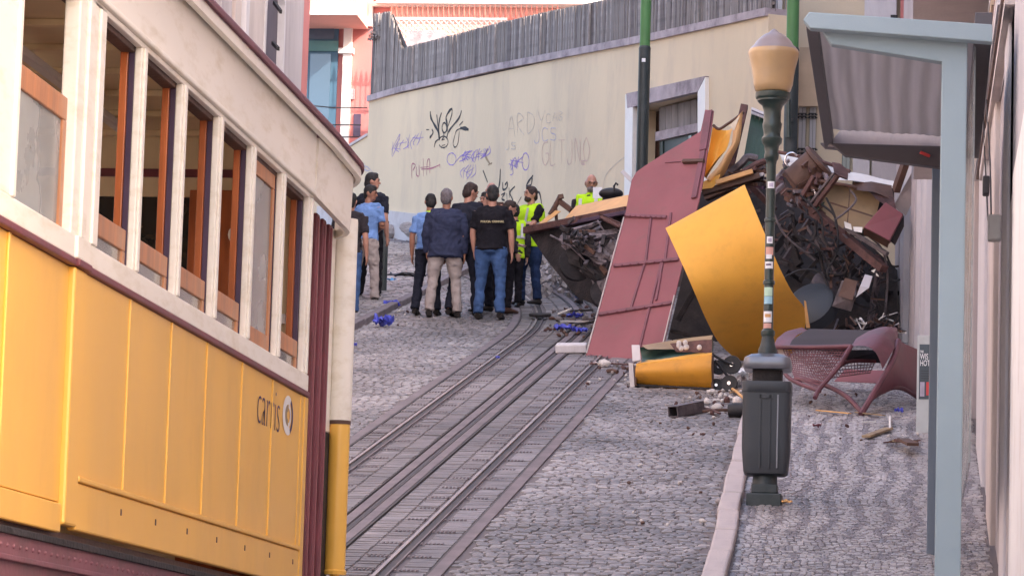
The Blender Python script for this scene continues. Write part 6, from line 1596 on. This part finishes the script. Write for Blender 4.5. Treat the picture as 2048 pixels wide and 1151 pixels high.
    # hair
    if hairstyle == 'short':
        b = MB(); b.ell(hd((0, .012, .128)), (.083, .099, .098), HD.to_3x3(), 18, 14); b.ell(hd((0, .045, .075)), (.074, .062, .085), HD.to_3x3(), 14, 10)
        b.ell(hd((0, -.03, .185)), (.055, .05, .035), HD.to_3x3(), 12, 8)
        o = remeshed(b, 'hair', hair, .009, 1, .006, seed); kids.append(o)
    elif hairstyle == 'rim':
        b = MB(); b.ell(hd((0, .035, .075)), (.0765, .068, .065), HD.to_3x3(), 16, 10); kids.append(remeshed(b, 'hair', hair, .009, 1, .004, seed))
    if beard:
        b = MB(); b.ell(hd((0, -.045, .022)), (.060, .056, .046), HD.to_3x3(), 14, 10); b.ell(hd((0, -.08, .045)), (.03, .02, .02), HD.to_3x3(), 10, 8); kids.append(remeshed(b, 'beard', beard, .009, 1, .004, seed))
    for sx in (1, -1):
        b = MB(); b.ell(hd((sx*.030, -.086, .105)), (.012, .006, .006), HD.to_3x3(), 8, 6); kids.append(b.build('eye', m_black, None, smooth=True))
        b = MB(); b.beam(hd((sx*.014, -.094, .127)), hd((sx*.048, -.083, .127)), .008, .006); kids.append(b.build('eyebrow', hair, None))
    b = MB(); b.ell(hd((0, -.090, .046)), (.024, .006, .006), HD.to_3x3(), 8, 6); kids.append(b.build('mouth', m_maroon, None, smooth=True))
    if glasses:
        b = MB()
        for sx in (1, -1): b.tube([hd((sx*.032+.022*math.cos(t), -.104, .104+.016*math.sin(t))) for t in np.linspace(0, 6.28, 14)], .0022, 5)
        b.beam(hd((-.08, -.10, .112)), hd((-.075, .02, .10)), .003, .004); b.beam(hd((.08, -.10, .112)), hd((.075, .02, .10)), .003, .004); kids.append(b.build('glasses', m_black, None))
    body.matrix_world = T
    body.location = foot; body.rotation_euler = (0, 0, rad(face)); body.scale = (s, s, s)
    for k in kids: k.parent = body
    return body, up, A
def FT(px, py, Y=None):
    p = G(px, py, .02) if Y is None else D(px, py, Y)
    return (p.x, p.y, gz(p.y, .005))
def hgt(fx, fpy, hpy, px):  # standing height from foot / crown sightings
    g = G(px, fpy, .02); return D(px, hpy, g.y).z-gz(g.y, .005)
# the grey-haired man in the blazer
person(FT(886, 632), hgt(0, 632, 376, 890), 186, 'grey haired man in a navy blazer and khaki trousers seen from behind', m_navy, m_khaki, ((( .27, -.02, 1.13), (.25, -.10, .90)), None), m_hairg, top_kind='blazer', stance=.19, step=.05, lean=3, build=1.2, seed=1, head=-14, skin=m_skin2)
# black t-shirt
pb_, up_, _ = person(FT(978, 636), hgt(0, 636, 370, 985), 176, 'man in black t-shirt with yellow print and blue jeans seen from behind', m_blackc, m_jeans, (((.25, .0, 1.13), (.235, -.06, .90)), ((-.26, .0, 1.12), (-.27, -.03, .88))), m_hairb, top_kind='tshirt', stance=.15, step=-.03, build=1.14, seed=2, head=12, tilt=8)
t1 = text_mesh('back_print', 'POLICIA', .036, m_yprint, None, axes((.118, .164, 1.245), (-1, 0, 0), (0, 0, 1), (0, 1, 0)), extrude=.006, bold=.001); t1.parent = pb_
t2 = text_mesh('back_print', 'CRIMINAL', .036, m_yprint, None, axes((-.030, .164, 1.245), (-1, 0, 0), (0, 0, 1), (0, 1, 0)), extrude=.006, bold=.001); t2.parent = pb_
# dark jacket man turned to the right between them
person(FT(926, 630), hgt(0, 630, 362, 945)*1.0, 165, 'tall dark haired man in a dark jacket between the blazer and the black t-shirt', m_navyd, m_navyd, (((.24, -.12, 1.16), (.12, -.30, 1.15)), None), m_hairr, top_kind='jacket', stance=.15, step=.08, lean=6, build=1.15, seed=3, head=-35, tilt=14)
# man with light blue sleeve behind the blazer
person(FT(852, 628), hgt(0, 628, 385, 862), 172, 'dark haired man in a light blue shirt with yellow collar half hidden by the blazer', m_lblue, m_navyd, (None, None), m_hairb, top_kind='shirt', stance=.14, step=.06, lean=4, tilt=10, head=20, seed=4, collar=m_hivis, skin=m_skin2, build=.98)
# face looking left, behind t-shirt
person(FT(966, 622), hgt(0, 622, 384, 966), 318, 'dark haired man in dark clothes facing the camera behind the black t-shirt', m_greyc, m_navyd, (((.2, -.14, 1.15), (.05, -.28, 1.18)), ((-.2, -.14, 1.15), (-.05, -.28, 1.18))), m_hairb, top_kind='tshirt', stance=.11, seed=5, head=10)
person(FT(976, 610), hgt(0, 610, 364, 974), 10, 'bald man deep in the middle of the group', m_brownc, m_blackc, (None, None), m_hairg, hairstyle='rim', top_kind='shirt', stance=.11, seed=6)
# dark figure right
person(FT(1010, 625), hgt(0, 625, 400, 1010), 120, 'person in charcoal top and black trousers right of the black t-shirt', m_greyc, m_blackc, (((.22, -.05, 1.16), (.10, -.22, 1.10)), ((-.24, .02, 1.13), (-.24, -.06, .92))), m_hairr, top_kind='longshirt', stance=.10, seed=7, build=.98, shoe=m_brownc, head=-10, tilt=12)
# hi-vis bearded
hb, up_, _ = person(FT(1056, 608), hgt(0, 608, 372, 1053), 318, 'bearded man in a fluorescent yellow vest and dark jeans', m_blackc, m_jeansd, (((.20, -.12, 1.16), (.02, -.27, 1.12)), ((-.22, -.10, 1.14), (-.16, -.30, 1.04))), m_hairr, top_kind='tshirt', stance=.13, step=.05, seed=8, vest=m_hivis, beard=m_hairr, skin=m_skin, build=1.25, head=-8)
# yellow hem seen low between them
person(FT(1024, 612), hgt(0, 612, 408, 1024), 200, 'short person in a fluorescent vest hidden behind the charcoal top', m_greyc, m_blackc, (None, None), m_hairb, top_kind='longshirt', stance=.10, seed=11, vest=m_hivis)
# bald bearded man behind the wreck
person(FT(1176, 606), hgt(0, 606, 348, 1178), 350, 'bald man with glasses and grey beard standing behind the wreck', m_greyc, m_jeans, (((.22, -.08, 1.16), (.10, -.25, 1.12)), ((-.24, -.02, 1.14), (-.20, -.20, 1.02))), m_hairg, hairstyle='rim', top_kind='longshirt', stance=.12, seed=9, vest=m_hivis, beard=m_hairg, build=1.05, head=22, tilt=14, glasses=True, collar=m_hivis)
# left group at the tram corner
person(FT(726, 606), hgt(0, 606, 368, 738), 150, 'man in a light blue shirt and khaki trousers with folded arms by the tram', m_lblue, m_khaki, (((.24, -.06, 1.17), (.02, -.20, 1.15)), ((-.24, -.06, 1.15), (-.04, -.22, 1.13))), m_hairb, top_kind='shirt', stance=.17, step=.08, lean=5, tilt=8, seed=12, build=1.12, skin=m_skin2, head=-70)
person(FT(736, 598), hgt(0, 598, 345, 750), 160, 'tallest man with dark hair in dark clothes behind the light blue shirt', m_navyd, m_blackc, (None, None), m_hairb, top_kind='shirt', stance=.14, seed=13, head=-60, build=1.0)
person(FT(694, 632), hgt(0, 632, 385, 712), 172, 'man in a dark vest and blue jeans mostly hidden by the tram pillar', m_greyc, m_jeans, (None, None), m_hairb, top_kind='tshirt', stance=.11, seed=14)
# black bag on the wreck top
b = MB(); b.ell(D(1222, 387, 44.6), (.16, .12, .075)); b.build('bag', m_black, None, smooth=True, label='rounded black bag behind the top edge of the wreck', cat='bag')
MB().tube([D(1229, 384, 44.4), D(1228, 372, 44.4), D(1232, 366, 44.4), D(1236, 370, 44.4)], .014, 8).build('hook', m_black, None, smooth=True, label='small black hook rising from the black bag', cat='hook')
BMx = MB().beam(D(1244, 342, 44.2), D(1264, 362, 44.2), .05, .05).build('strip', m_stonew, None, label='short pale strip poking out left of the maroon panel', cat='strip')
o = MB().mm((D(1186, 374, 46.2).x, 46.2, D(1186, 396, 46.2).z), (D(1204, 374, 46.2).x, 46.21, D(1186, 374, 46.2).z)).build('paper', m_paper, None, label='white sheet of paper held by the bald man', cat='paper')
